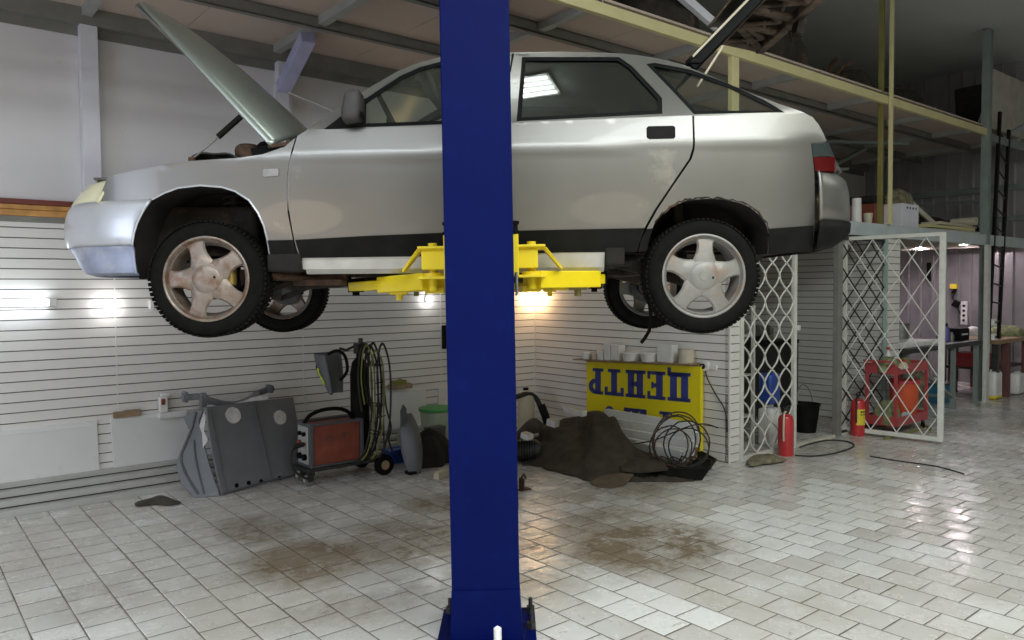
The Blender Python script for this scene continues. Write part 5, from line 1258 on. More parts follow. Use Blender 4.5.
# the felt heap
def gs(x, y, cx, cy, rx, ry, a=0.):
    dx, dy = x-cx, y-cy; c, s = math.cos(a), math.sin(a); u, v = (dx*c+dy*s)/rx, (-dx*s+dy*c)/ry; return math.exp(-(u*u+v*v))
hc = pz(590, 468); 
pk = Lt(592, 470, hc[1])   # base point on the floor
base = Lz(598, 470); R0 = Vector((base.x, base.y, 0))
r = wt_('felt_heap', 'big heap of dark brown carpet felt peaked in the right corner', 'heap', R0)
from mathutils import noise as NZ
Bx = lambda x, y: Lz(x, y)
def heap(a, b):
    # screen-wide strip of floor from x 520 to 690 and depth y 490 (near) to 440 (far)
    x = 522+(694-522)*a; yf = 420+(x-535)*.224+9; yn = 466+16*min(1, max(0, (x-530)/60)); y = yn+(yf-yn)*b; p = Lz(x, y); q = NZ.noise(Vector((p.x*2.6, p.y*2.6, .3))); q2 = NZ.noise(Vector((p.x*7, p.y*7, 1.7)))
    env = math.sin(PI*b)**.45*min(1, a/.06)*min(1, (1-a)/.10)
    rid = .40*math.exp(-abs((x-601)/24)**2.2)*math.exp(-((b-.62)/.36)**2)+.20*math.exp(-abs((x-550)/26)**2.4)*math.exp(-((b-.50)/.38)**2)+.09*math.exp(-((x-640)/30)**2)*math.exp(-((b-.45)/.3)**2)+.10*math.exp(-((x-572)/16)**2)*math.exp(-((b-.6)/.3)**2)
    f = .5+.5*math.sin(p.x*16+5*q+3*p.y)
    h = env*(rid*(1+.22*q+.22*(f-.5)*(1.2-b))+.03+.05*abs(q2))
    e = .04*q2
    return Vector((p.x+e, p.y+e, max(.006, h)))
mb = MB(); mb.grid(heap, 90, 44); bw(mb, 'felt', 'tarp', r, smooth=70, solid=.008)
# stiff dark mats in front
def mat_piece(name, lb, px_, m, zs, seed=0, th=.012):
    c = Lz(sum(p[0] for p in px_)/len(px_), sum(p[1] for p in px_)/len(px_)); r = wt_(name, lb, 'mat', Vector((c.x, c.y, 0)))
    P = [WV(pz(x, y, z)) for (x, y), z in zip(px_, zs)]; n = len(P); ctr = sum(P, Vector())/n+Vector((0, 0, .01)); mb = MB()
    mb.add(P+[ctr]+[p-Vector((0, 0, th)) for p in P]+[ctr-Vector((0, 0, th))], [(i, (i+1) % n, n) for i in range(n)]+[((i+1) % n+n+1, i+n+1, 2*n+1) for i in range(n)]+[(i, (i+1) % n, n+1+(i+1) % n, n+1+i) for i in range(n)])
    bw(mb, 'mat', m, r, smooth=30); return r
mat_piece('felt_mat', 'brown felt offcut with notched edge lying left of the black tray', [(565, 462), (575, 457), (592, 460), (600, 470), (598, 476), (588, 478), (575, 474), (570, 467)], 'brownmat', [.02, .10, .10, .05, .02, .015, .015, .02])
mat_piece('felt_mat', 'flat brown felt square nearest the camera in front of the heap', [(590, 482), (603, 475), (622, 473), (634, 474), (625, 484), (612, 487), (598, 486)], 'brownmat', [.02, .05, .06, .05, .016, .014, .015])
mat_piece('felt_mat', 'dark felt flap folded over the left end of the black tray', [(618, 462), (640, 458), (664, 462), (668, 469), (640, 472), (622, 470)], 'tarp', [.10, .14, .13, .11, .06, .08])
q = Lz(668, 476)
r = wt_('plastic_tray', 'shallow black plastic tray on the tiles in front of the sign', 'tray', Vector((q.x, q.y, 0)))
def tray(z, k): return [Vector((*Lz(x, y).xy, z)) for x, y in k]
o_ = tray(.075, [(622, 478), (710, 477), (716, 468), (700, 459), (632, 462)]); i_ = tray(.02, [(636, 481), (700, 480), (707, 471), (694, 464), (640, 467)]); b_ = tray(.003, [(636, 482), (702, 481), (709, 471), (694, 463), (640, 466)])
mb = MB(); mb.add(o_+i_+b_, [(k, (k+1) % 5, 5+(k+1) % 5, 5+k) for k in range(5)]+[(5, 6, 7, 8, 9), (14, 13, 12, 11, 10)]+[(k, (k+1) % 5, 10+(k+1) % 5, 10+k) for k in range(5)])
bw(mb, 'tray_body', 'blackplastic', r, smooth=0, bevel=.004)
mb = MB(); mb.tube(o_, .010, 6, closed=True); bw(mb, 'rim', 'blackplastic', r)
r = wt_('wire_coil', 'tangled coil of brown wire standing in the black tray', 'wire', Vector((q.x, q.y, .03)))
rr = random.Random(11)
for k in range(7):
    mb = MB(); c = Lz(668+rr.uniform(-6, 22), 474); c.z = 0; R_a = rr.uniform(.16, .27); ph = rr.uniform(-.5, .5); n = 26
    P = [c+Vector((R_a*math.cos(2*PI*i/n)*math.cos(ph), R_a*math.cos(2*PI*i/n)*math.sin(ph)+rr.uniform(-.008, .008), .06+R_a+R_a*math.sin(2*PI*i/n)*rr.uniform(.96, 1.0))) for i in range(n)]
    mb.tube(P, .0065, 6, closed=True); bw(mb, 'wire_loop', 'rust' if k % 2 else 'cable', r)
mb = MB()
for k in range(8):
    a = Lz(628+10*k, 471); b = Lz(636+10*k, 474); mb.tube([a+Vector((0, 0, .05)), a+Vector((.03, 0, .13)), b+Vector((.05, 0, .12)), b+Vector((.04, 0, .04))], .007, 6)
bw(mb, 'wire_hooks', 'cable', r)
# white scraps near heap
for x, y, w_1, h_1, z, lb in ((553, 423, .10, .06, .33, 'small white box on the left shoulder of the felt heap'), (575, 411, .22, .05, .47, 'long white box end sticking up behind the felt heap'), (527, 436, .09, .05, .26, 'crumpled white cup among the black bits by the column')):
    c = WV(pz(x, y, z)); r = wt_('white_box', lb, 'box', c-Vector((0, 0, h_1/2)))
    mb = MB(); mb.box(c, (w_1, .08, h_1), rz=-.7, ry=.15); bw(mb, 'carton', 'white', r, bevel=.004, smooth=0)
    mb = MB(); mb.box(c+Vector((0, 0, h_1/2+.002)), (w_1*.9, .07, .004), rz=-.7, ry=.15); bw(mb, 'flap', 'beige', r, smooth=0)
# dark clutter in the corner right of the column
c0 = Lz(535, 455)
r = wt_('vacuum_hose', 'bent black hose arching out of the clutter at the slatted corner', 'hose', Vector((c0.x, c0.y, 0)))
mb = MB(); y_ = .25
ctube(mb, [Lt(516, 397, .5), Lt(526, 394, .5), Lt(535, 397, .52), Lt(541, 408, .55), Lt(545, 420, .6)], .028, 10); bw(mb, 'hose', 'cable', r)
mb = MB(); ctube(mb, [Lt(541, 405, .54), Lt(546, 418, .6), Lt(548, 428, .62), Lt(550, 445, .62)], .045, 10); bw(mb, 'nozzle', 'blackplastic', r)
r = wth('beige_canister', 'beige ribbed canister in the clutter right of the blue column', 'canister', pt(526, 420, .45)[0], .45, 0)
mb = MB(); mb.lathe([(0, 0), (.09, 0)]+[(.09+.006*(k % 2), .04+.04*k) for k in range(11)]+[(.05, .50), (0, .51)], (0, 0, 0), 'z', 24); mb.build('body', 'beige', parent=r)
mb = MB(); mb.cyl((0, 0, .50), (0, 0, .53), .03, 14); mb.build('cap', 'blackplastic', parent=r)
c0 = Lz(527, 462)
r = wt_('motor_block', 'greasy black motor lying between the blue column and the felt heap', 'motor', Vector((c0.x, c0.y, 0)))
mb = MB(); mb.lathe([(0, -.14), (.09, -.13), (.10, -.05), (.10, .08), (.07, .13), (0, .14)], (c0.x, c0.y, .11), 'x', 22); bw(mb, 'housing', 'darksteel', r)
mb = MB()
for k in range(8): mb.lathe([(.098, -.10+.024*k), (.108, -.10+.024*k), (.108, -.094+.024*k), (.098, -.094+.024*k)], (c0.x, c0.y, .11), 'x', 22, closed=True)
bw(mb, 'cooling_fins', 'blackplastic', r)
mb = MB(); mb.box((c0.x, c0.y, .225), (.09, .08, .05)); mb.cyl((c0.x+.05, c0.y, .24), (c0.x+.11, c0.y-.02, .26), .016); bw(mb, 'terminal_box', 'steel', r, bevel=.008)
r = wt_('car_carpet', 'black moulded carpet piece draped low in the slatted corner', 'carpet', Lz(535, 448))
mb = MB(); mb.grid(lambda a, b: (lambda p: Vector((p.x, p.y, .32*math.sin(PI*(.1+.8*a))*math.sin(PI*(.15+.7*b))+.02*math.sin(11*a+4*b)-.04)))(Lz(508+52*a, 458-18*b)), 18, 10); bw(mb, 'carpet', 'blackcloth', r, solid=.01, smooth=60)
mb = MB(); ctube(mb, [Lz(552, 462)+Vector((0, 0, .12)), Lz(560, 467)+Vector((0, 0, .06)), Lz(564, 470)+Vector((0, 0, .02))], .012); mb.cyl(Lz(563, 470)+Vector((0, 0, .012)), Lz(567, 472)+Vector((0, 0, .016)), .018); o = mb.build('gear_lever', 'cable'); tag(o, 'black lever with a knob lying on the tiles in front of the felt heap', 'lever')

# ---- the store: lattice panel, post, gate
def lattice_mb(x0, x1, z0, z1, nx, nz, rad, y=0., curve=.0, elong=None):
    """criss-cross rods clipped to the frame; node lattice nx by nz diamonds"""
    mb = MB(); w, h = (x1-x0)/nx, (z1-z0)/nz; segs = []
    for sgn in (1, -1):
        for k in range(-int(nz)-1, int(nx+nz)+3):
            pts = []
            n = int(nz*8)
            for i in range(n+1):
                z = z0+(z1-z0)*i/n; u = (z-z0)/h; x = x0+(k+sgn*u)*w+curve*w*math.sin(2*PI*u)*sgn
                if x0-1e-6 <= x <= x1+1e-6: pts.append((x, y+(.004 if sgn > 0 else -.004), z))
                else:
                    if len(pts) > 1: segs.append(pts)
                    pts = []
            if len(pts) > 1: segs.append(pts)
    return segs
def lattice(root, x0, x1, z0, z1, nx, nz, rad, m='mesh', curve=0., seg=5):
    for pts in lattice_mb(x0, x1, z0, z1, nx, nz, rad, 0, curve):
        mb = MB(); mb.tube(pts, rad, seg); mb.build('lattice_rod', m, parent=root)
s1 = pt(741.5, 400, T0)[0]; s2 = pt(793, 400, T0)[0]
r = wth('lattice_grille', 'fixed white diamond lattice grille closing the left part of the store front', 'grille', s1, T0+.0, 0)
wd = s2-s1
mb = MB(); mb.bb(-.03, .01, -.02, .02, .0, 2.13); mb.build('stile', 'mesh', parent=r, bevel=.003, smooth=0)
mb = MB(); mb.bb(wd-.01, wd+.035, -.02, .02, .0, 2.13); mb.build('stile', 'mesh', parent=r, bevel=.003, smooth=0)
for z in (.02, 2.11): 
    mb = MB(); mb.bb(.01, wd-.01, -.015, .015, z-.02, z+.02); mb.build('rail', 'mesh', parent=r, smooth=0)
lattice(r, .01, wd-.01, .04, 2.09, 3.5, 8, .009, curve=.10)
mb = MB(); mb.bb(wd+.035, wd+.10, -.02, .005, 1.17, 1.22); mb.cyl((wd+.08, -.022, 1.195), (wd+.08, -.026, 1.195), .01, 10); mb.build('lock_tab', 'mesh', parent=r, bevel=.002)
# dark frame post at the far side of the doorway
sp_ = pt(838, 400, T0)[0]
r = wth('door_post', 'dark green-grey post at the right side of the store doorway', 'post', sp_, T0-.01, 0)
mb = MB(); mb.bb(-.045, .045, -.03, .03, 0, 2.15); mb.build('shaft', 'beam', parent=r, bevel=.003, smooth=0)
mb = MB(); mb.bb(-.055, .055, -.04, .04, 0, .01); mb.build('foot_plate', 'gpost', parent=r, smooth=0)
mb = MB(); S(mb, .16, 3.03, T0-.06, T0-.0, 0, .022); struct(wobj(mb, 'trim_10', 'deckunder', smooth=0))
# inner fixed lattice between door post and partition, painted dark in place of shade
r = wth('lattice_grille', 'inner lattice grille, shade put into its dark paint, between the doorway post and the slatted partition', 'grille', sp_+.05, T0-.02, 0)
wd = SP0-.03-(sp_+.05)
mb = MB()
for z in (.03, 2.12): mb.bb(0, wd, -.012, .012, z-.015, z+.015)
mb.build('rail', 'darksteel', parent=r, smooth=0)
lattice(r, .0, wd, .045, 2.10, 3, 8, .008, m='darksteel')
# open gate leaf swung towards the camera
ga_, gb_ = pz(843.5, 433), pz(940, 444.5); GA, GB = WV(ga_), WV(gb_); d_ = GB-GA; gl = d_.length
r = thing('lattice_gate', 'open white gate leaf with wide diamond wire mesh swung out towards the camera', 'gate', GA, math.atan2(d_.y, d_.x))
for x0, x1, nm in ((-.02, .025, 'stile'), (gl-.025, gl+.03, 'stile')):
    mb = MB(); mb.bb(x0, x1, -.02, .02, .03, 2.14); mb.build(nm, 'mesh', parent=r, bevel=.003, smooth=0)
for z0, z1 in ((.03, .075), (2.10, 2.14)):
    mb = MB(); mb.bb(.025, gl-.025, -.018, .018, z0, z1); mb.build('rail', 'mesh', parent=r, bevel=.003, smooth=0)
lattice(r, .025, gl-.025, .075, 2.10, 3.5, 5, .006)
# racking inside the store
r = wth('store_rack', 'white-framed shelving rack behind the lattice grille', 'rack', .55, T0-.55, 0)
for x in (-.33, .38):
    for y in (-.18, .18):
        mb = MB(); mb.bb(x-.015, x+.015, y-.015, y+.015, 0, 1.42); mb.build('upright', 'mesh', parent=r, smooth=0)
for z in (.30, .72, 1.12, 1.40):
    mb = MB(); mb.bb(-.34, .39, -.19, .19, z-.012, z); mb.build('shelf', 'mesh', parent=r, smooth=0)
def rack_item(name, lb, cat, x, z, kind, w, h, m, m2='white', y=-.08):
    rr_ = wth(name, lb, cat, .55+x, T0-.55-y, z)
    mb = MB()
    if kind == 'bottle': mb.lathe([(0, 0), (w/2, 0), (w/2, h*.7), (w*.2, h*.85), (w*.2, h*.9), (0, h*.9)], (0, 0, 0), 'z', 18); b2 = MB(); b2.cyl((0, 0, h*.9), (0, 0, h), w*.24, 12)
    elif kind == 'can': mb.lathe([(0, 0), (w/2, 0), (w/2, h), (w*.45, h+.005), (0, h+.005)], (0, 0, 0), 'z', 20); b2 = MB(); b2.lathe([(0, h+.004), (w*.40, h+.004), (w*.40, h+.010), (0, h+.010)], (0, 0, 0), 'z', 16)
    elif kind == 'jerry':
        mb.box((0, 0, h*.43), (w, w*.55, h*.86)); mb.tube([(-w*.3, 0, h*.86), (-w*.2, 0, h*.97), (w*.15, 0, h*.97), (w*.2, 0, h*.86)], w*.05); b2 = MB(); b2.cyl((w*.34, 0, h*.86), (w*.34, 0, h*.96), w*.09, 12)
    else: mb.box((0, 0, h/2), (w, w*.7, h)); b2 = MB(); b2.box((0, 0, h+.004), (w*1.02, w*.72, .012))
    mb.build('body', m, parent=rr_, bevel=.02 if kind == 'jerry' else (.005 if kind == 'box' else 0)); b2.build('cap' if kind in ('bottle', 'jerry') else 'lid', m2, parent=rr_)
rack_item('spray_bottle', 'violet spray bottle on the rack behind the lattice', 'bottle', -.05, 1.121, 'bottle', .07, .26, 'purple')
rack_item('paint_tin', 'red and green paint tin left on the rack behind the lattice', 'tin', -.24, 1.121, 'can', .13, .16, 'rust', 'redp')
rack_item('paint_tin', 'olive paint tin on the rack right of the violet bottle', 'tin', .16, 1.121, 'can', .12, .18, 'olive', 'steel')
rack_item('cardboard_box', 'brown cardboard box in the middle shelf behind the lattice', 'box', -.15, .721, 'box', .26, .28, 'woodold', 'woodold')
rack_item('paint_tin', 'yellow paint tin on the middle shelf behind the lattice', 'tin', .20, .721, 'can', .15, .20, 'hose', 'steel')
rack_item('oil_canister', 'dark oil canister on the lowest rack shelf behind the lattice', 'canister', -.2, .301, 'jerry', .22, .28, 'darksteel', 'redp')
rack_item('cardboard_box', 'dusty carton on the floor below the rack behind the lattice', 'box', -.18, .0, 'box', .24, .20, 'rag', 'woodold')
rack_item('paint_tin', 'rusty tin on the very top of the rack behind the lattice', 'tin', .05, 1.401, 'can', .14, .18, 'rust', 'steel')
q = pt(771, 452, T0-.22)
rr_ = wth('jerry_can', 'white plastic jerry can on the floor behind the lattice grille', 'jerry can', q[0], T0-.24, 0)
mb = MB(); mb.box((0, 0, .19), (.20, .16, .38)); mb.build('can_body', 'white', parent=rr_, bevel=.03)
mb = MB(); mb.box((0, 0, .40), (.10, .04, .03)); mb.build('handle', 'white', parent=rr_, bevel=.01)
rr_ = wth('jerry_can', 'blue plastic jerry can stacked on the white can behind the lattice grille', 'jerry can', q[0]-.0, T0-.24, .416)
mb = MB(); mb.box((0, 0, .16), (.19, .15, .31)); mb.build('can_body', 'bluepl', parent=rr_, bevel=.03)
mb = MB(); mb.cyl((.05, 0, .31), (.05, 0, .345), .025, 14); mb.build('cap', 'bluepl', parent=rr_)
# bench and bucket inside the doorway
r = wth('dark_workbench', 'dark steel workbench inside the store seen through the doorway', 'workbench', 2.25, 1.35, 0)
mb = MB(); mb.bb(-.75, .70, -.30, .30, .90, .95); mb.build('bench_top', 'blackplastic', parent=r, bevel=.004, smooth=0)
mb = MB(); mb.bb(-.73, .68, -.28, -.26, .12, .90); mb.build('front_panel', 'blackcloth', parent=r, smooth=0)
for x in (-.72, .66):
    for y in (-.27, .27):
        mb = MB(); mb.bb(x-.025, x+.025, y-.025, y+.025, 0, .90); mb.build('leg', 'darksteel', parent=r, smooth=0)
for x, nm, lb, cat in ((-.45, 'bench_vice', 'dark bench vice at the left of the workbench in the store', 'vice'), (.10, 'bench_grinder', 'dark bench grinder on the workbench in the store', 'grinder')):
    q_ = wth(nm, lb, cat, 2.25+x, 1.5, .951)
    mb = MB(); mb.box((0, 0, .05), (.16, .12, .10)); mb.box((0, 0, .13), (.24 if 'vice' in nm else .10, .08, .07)); mb.build('body', 'darksteel', parent=q_, bevel=.01)
    mb = MB()
    if 'vice' in nm: mb.cyl((.12, 0, .13), (.22, 0, .13), .012); mb.cyl((.2, -.07, .13), (.2, .07, .13), .006)
    else: mb.lathe([(0, -.02), (.07, -.02), (.07, .02), (0, .02)], (-.1, 0, .13), 'x', 20); mb.lathe([(0, -.02), (.07, -.02), (.07, .02), (0, .02)], (.1, 0, .13), 'x', 20)
    mb.build('wheel' if 'grinder' in nm else 'spindle', 'steel', parent=q_)
for x, w1, h1, m_, lb in ((-.28, .16, .16, 'woodold', 'brown tin of bolts between vice and grinder in the store'), (.35, .22, .14, 'rag', 'low carton at the right of the store workbench'), (-.12, .10, .20, 'olive', 'olive tin behind the grinder in the store')):
    q_ = wth('parts_tin', lb, 'tin', 2.25+x, 1.38, .951); mb = MB(); mb.lathe([(0, 0), (w1/2, 0), (w1/2, h1), (w1*.45, h1), (0, h1*.9)], (0, 0, 0), 'z', 16); mb.build('body', m_, parent=q_)
    mb = MB(); mb.lathe([(w1*.45, h1), (w1*.53, h1), (w1*.53, h1-.012), (w1*.5, h1-.012)], (0, 0, 0), 'z', 16, closed=True); mb.build('rim', 'steel', parent=q_)
q = pz(822, 434)
r = wth('black_bucket', 'black bucket with a raised wire handle in the store doorway', 'bucket', q[0], q[1]-.20, 0)
mb = MB(); mb.lathe([(0, 0), (.115, 0), (.155, .30), (.165, .30), (.165, .315), (.15, .315), (.112, .015), (0, .015)], (0, 0, 0), 'z', 32); mb.build('pail', 'blackplastic', parent=r)
mb = MB(); mb.tube([(.16*math.cos(a), .03*math.sin(a), .30+.22*math.sin(a)) for a in [PI*k/16 for k in range(17)]], .005, 6); mb.build('handle', 'steel', parent=r)
r = wth('blue_locker', 'steel-blue gas cylinder cabinet behind the open gate', 'cabinet', pt(855, 400, T0-.5)[0], T0-.42, 0)
mb = MB(); mb.bb(-.16, .16, -.16, .16, .02, 1.0); mb.build('cabinet_body', 'bluedk', parent=r, bevel=.03)
mb = MB(); mb.bb(-.14, .14, -.168, -.16, .06, .96); mb.build('door', 'bluedk', parent=r, bevel=.004, smooth=0)
mb = MB(); mb.bb(.08, .10, -.18, -.168, .48, .58); mb.build('handle', 'steel', parent=r)

# ---- extinguishers
def extinguisher(lb, s, t, lab=False, rz=0.):
    r = wth('fire_extinguisher', lb, 'fire extinguisher', s, t, 0, rz=rz)
    mb = MB(); mb.lathe([(0, .0), (.068, 0), (.072, .01), (.072, .34), (.060, .375), (.03, .395), (.022, .40), (0, .40)], (0, 0, 0), 'z', 28); mb.build('cylinder', 'redp', parent=r)
    mb = MB(); mb.cyl((0, 0, .40), (0, 0, .43), .016); mb.box((-.01, -.01, .44), (.08, .02, .015), ry=.2); mb.box((-.01, -.01, .462), (.09, .018, .01), ry=-.2); mb.build('valve_head', 'darksteel', parent=r, bevel=.003)
    mb = MB(); ctube(mb, [(-.015, -.01, .42), (-.06, -.02, .415), (-.085, -.03, .36), (-.09, -.03, .25), (-.088, -.03, .15)], .009 if not lab else .008); mb.build('hose', 'beige' if not lab else 'cable', parent=r)
    if lab:
        for z0, z1 in ((.12, .29),):
            mb = MB(); mb.grid(lambda a, b: (.0735*math.sin(-1.3+2.6*a), -.0735*math.cos(-1.3+2.6*a), z0+(z1-z0)*b), 14, 1); lbm = mb.build('label_sticker', 'ylabel', parent=r, label='yellow printed label')
            for z, h_ in ((.262, .020), (.232, .012)):
                for k in range(5):
                    mb = MB(); a0 = .22+.12*k; mb.grid(lambda a, b: (.0745*math.sin(-1.3+2.6*(a0+.085*a)), -.0745*math.cos(-1.3+2.6*(a0+.085*a)), z-h_/2+h_*b), 3, 1); mb.build('print_mark', 'blackplastic', parent=lbm)
    else:
        for z in (.30, .27, .20, .17, .11):
            mb = MB(); mb.grid(lambda a, b: (.0732*math.sin(.5+.9*a), -.0732*math.cos(.5+.9*a), z-.008+.016*b), 6, 1); mb.build('print_mark', 'fwhite', parent=r)
    return r
q = pz(790.5, 456); extinguisher('red fire extinguisher standing in front of the lattice grille', q[0], q[1]-.05)
q = pz(863, 436); extinguisher('red fire extinguisher with a yellow label behind the gate mesh, left of the red trolley', q[0], q[1]-.06, True)
flat_rag('floor_rag', 'dirty brown rag crumpled at the foot of the lattice grille', 'rag', [(742, 463), (750, 458), (760, 457), (772, 457), (782, 459), (790, 461), (791, 464), (780, 464), (770, 467), (760, 466), (752, 470), (743, 469)], 'rag', .055, 8)
mb = MB(); ctube(mb, [Lz(795, 456)+Vector((0, 0, .008)), Lz(810, 457)+Vector((0, 0, .008)), Lz(830, 455)+Vector((0, 0, .008)), Lz(848, 450)+Vector((0, 0, .008)), Lz(854, 446)+Vector((0, 0, .008)), Lz(846, 442)+Vector((0, 0, .008)), Lz(828, 441)+Vector((0, 0, .008)), Lz(812, 444)+Vector((0, 0, .008)), Lz(800, 448)+Vector((0, 0, .008))], .008)
o = mb.build('floor_cable', 'cable'); tag(o, 'black cable looping over the tiles in front of the store doorway', 'cable')
mb = MB(); ctube(mb, [Lz(870, 457)+Vector((0, 0, .008)), Lz(900, 462)+Vector((0, 0, .008)), Lz(935, 467)+Vector((0, 0, .008)), Lz(958, 473)+Vector((0, 0, .008)), Lz(964, 475)+Vector((0, 0, .008))], .006)
o = mb.build('floor_cable', 'cable'); tag(o, 'thin straight dark cable on the tiles in front of the gate leaf', 'cable')

# ---- red trolley
q = pz(883, 437); q2 = pz(926, 436)
ts, tt = q[0], q[1]
ts, tt = 2.42, 3.12
r = wth('tool_trolley', 'red two-shelf tool trolley behind the open mesh gate', 'trolley', ts, tt-.02, 0, rz=0)
TL, TD, TH = .74, .34, .78
def tray_(z, nm):
    mb = MB(); mb.bb(-.02, TL, 0, TD, z, z+.012); mb.bb(-.02, TL, -.006, 0, z, z+.10); mb.bb(-.02, TL, TD, TD+.006, z, z+.10); mb.bb(-.026, -.02, 0, TD, z, z+.10); mb.bb(TL, TL+.006, 0, TD, z, z+.10); mb.build(nm, 'trolley', parent=r, smooth=0)
tray_(.10, 'lower_tray'); tray_(.66, 'upper_tray')
for x in (-.02, TL-.01):
    for y in (.0, TD-.03):
        mb = MB(); mb.bb(x, x+.03, y, y+.03, .10, .68); mb.build('upright', 'trolley', parent=r, smooth=0)
for x in (.02, TL-.04):
    for y in (.03, TD-.03):
        mb = MB(); mb.bb(x-.015, x+.015, y-.012, y+.012, .06, .10); c_ = mb.build('castor', 'darksteel', parent=r, smooth=0)
        mb = MB(); mb.lathe([(0, -.012), (.034, -.012), (.034, .012), (0, .012)], (x, y, .034), 'y', 18); mb.build('castor_wheel', 'rubber', parent=c_)
mb = MB(); mb.tube([(-.02, .02, .76), (-.10, .02, .80), (-.10, TD-.02, .80), (-.02, TD-.02, .76)], .012); mb.build('push_handle', 'trolley', parent=r)
r2 = wth('red_bin', 'orange-red plastic bin standing on the lower tray of the red trolley', 'bin', ts+.54, tt-.02-.17, .113)
mb = MB(); mb.lathe([(0, 0), (.13, 0), (.155, .42), (.165, .42), (.165, .435), (.148, .435), (.125, .01), (0, .01)], (0, 0, 0), 'z', 28); mb.build('bin_body', 'orange', parent=r2)
mb = MB(); mb.lathe([(.155, .405), (.172, .405), (.172, .440), (.155, .440)], (0, 0, 0), 'z', 28, closed=True); mb.build('rim', 'redp', parent=r2)
def lump(name, lb, cat, s, t, z, rx, ry, h, m, seed=0, part='body'):
    r = wth(name, lb, cat, s, t, z); rr = random.Random(seed); o1, o2 = rr.uniform(0, 6), rr.uniform(0, 6); mb = MB()
    def fn(a, b):
        al = 2*PI*a; k = 1+.13*math.sin(3*al+o1)+.08*math.sin(5*al+o2); e = math.cos(b*PI/2)**.55; return (rx*k*e*math.cos(al), ry*k*e*math.sin(al), h*math.sin(b*PI/2)**.8*(1+.12*math.sin(2*al+o2)))
    mb.grid(fn, 30, 10); mb.build(part, m, parent=r, smooth=60); return r
g1 = lump('work_glove', 'olive work gloves and cloth piled on the left of the trolley top', 'gloves', ts+.08, tt-.15, .675, .12, .12, .15, 'olive', 2, 'glove_pile')
mb = MB()
for k in range(4): ctube(mb, [(-.06+.035*k, -.08, .06), (-.07+.04*k, -.14, .07+.01*k), (-.075+.045*k, -.17, .045)], .014)
mb.build('finger', 'beige', parent=g1)
lump('red_cloth', 'small red cloth on the rim of the trolley top', 'cloth', ts+.27, tt-.10, .675, .07, .06, .115, 'redp', 5, 'cloth')
lump('yellow_rag', 'mustard rag on the right of the trolley top', 'rag', ts+.42, tt-.14, .675, .10, .09, .12, 'hose', 7, 'cloth')
lump('dark_sack', 'dark sack lying in the lower tray of the red trolley', 'sack', ts+.12, tt-.18, .113, .15, .14, .22, 'olive', 9, 'sack')
lump('blue_packet', 'pale blue plastic packet lying on the lower tray edge of the trolley', 'packet', ts+.30, tt-.06, .113, .12, .035, .10, 'deck', 12, 'packet')
r2 = wth('white_bottle', 'white bottle with a red cap at the back of the trolley top', 'bottle', ts+.34, tt-.28, .673)
mb = MB(); mb.lathe([(0, 0), (.04, 0), (.04, .15), (.015, .20), (.015, .22), (0, .22)], (0, 0, 0), 'z', 18); mb.build('body', 'fwhite', parent=r2)
mb = MB(); mb.cyl((0, 0, .22), (0, 0, .25), .018, 12); mb.build('cap', 'redp', parent=r2)
mb = MB(); ctube(mb, [Lz(884, 440)+Vector((0, 0, .012)), Lz(900, 436)+Vector((0, 0, .012)), Lz(915, 432)+Vector((0, 0, .012)), Lz(925, 427)+Vector((0, 0, .012)), Lz(932, 431)+Vector((0, 0, .012))], .011)
o = mb.build('floor_hose', 'hose'); tag(o, 'olive hose trailing over the tiles below the red trolley', 'hose')

# ---- benches under the deck
b0, b1 = pz(959, 408), pz(977, 403)
r = wth('steel_workbench', 'dark-topped steel workbench left of the tall grey post', 'workbench', (b0[0]+b1[0])/2-.55, b0[1]-.36, 0)
x0, x1 = -1.35, .95
mb = MB(); mb.bb(x0, x1, -.38, .38, .80, .86); mb.build('bench_top', 'darksteel', parent=r, bevel=.004, smooth=0)
for x in (x0+.1, .1, x1-.1):
    for y in (-.33, .33):
        mb = MB(); mb.bb(x-.025, x+.025, y-.025, y+.025, 0, .80); mb.build('leg', 'gpost', parent=r, smooth=0)
for a, b in (((x0+.1, -.33, .75), (.1, -.33, .15)), ((.1, -.33, .15), (.1, .33, .15)), ((x0+.1, -.33, .15), (x0+.1, .33, .15))):
    mb = MB(); mb.bar(a, b, .035, .035); mb.build('brace', 'gpost', parent=r, smooth=0)
bs, bt = (b0[0]+b1[0])/2-.55, b0[1]-.36
rr_ = wth('white_board', 'long white board lying on the left end of the steel workbench', 'board', bs-.80, bt-.0, .862)
mb = MB(); mb.bb(-.55, .60, -.30, .34, .0, .045); mb.build('board', 'white', parent=rr_, bevel=.004, smooth=0); mb = MB(); mb.bb(-.53, .58, -.28, .32, .045, .055); mb.build('top_sheet', 'fwhite', parent=rr_, smooth=0)
mb = MB(); 
rr_ = wth('steel_pot', 'grey steel pot standing on the white board on the workbench', 'pot', bs-.35, bt-.15, .919)
mb = MB(); mb.lathe([(0, 0), (.10, 0), (.11, .18), (.12, .19), (.11, .195), (.10, .01), (0, .01)], (0, 0, 0), 'z', 22); mb.build('body', 'steel', parent=rr_); mb = MB(); mb.lathe([(0, .21), (.115, .20), (.115, .192), (0, .2)], (0, 0, 0), 'z', 22); mb.build('lid', 'darksteel', parent=rr_)
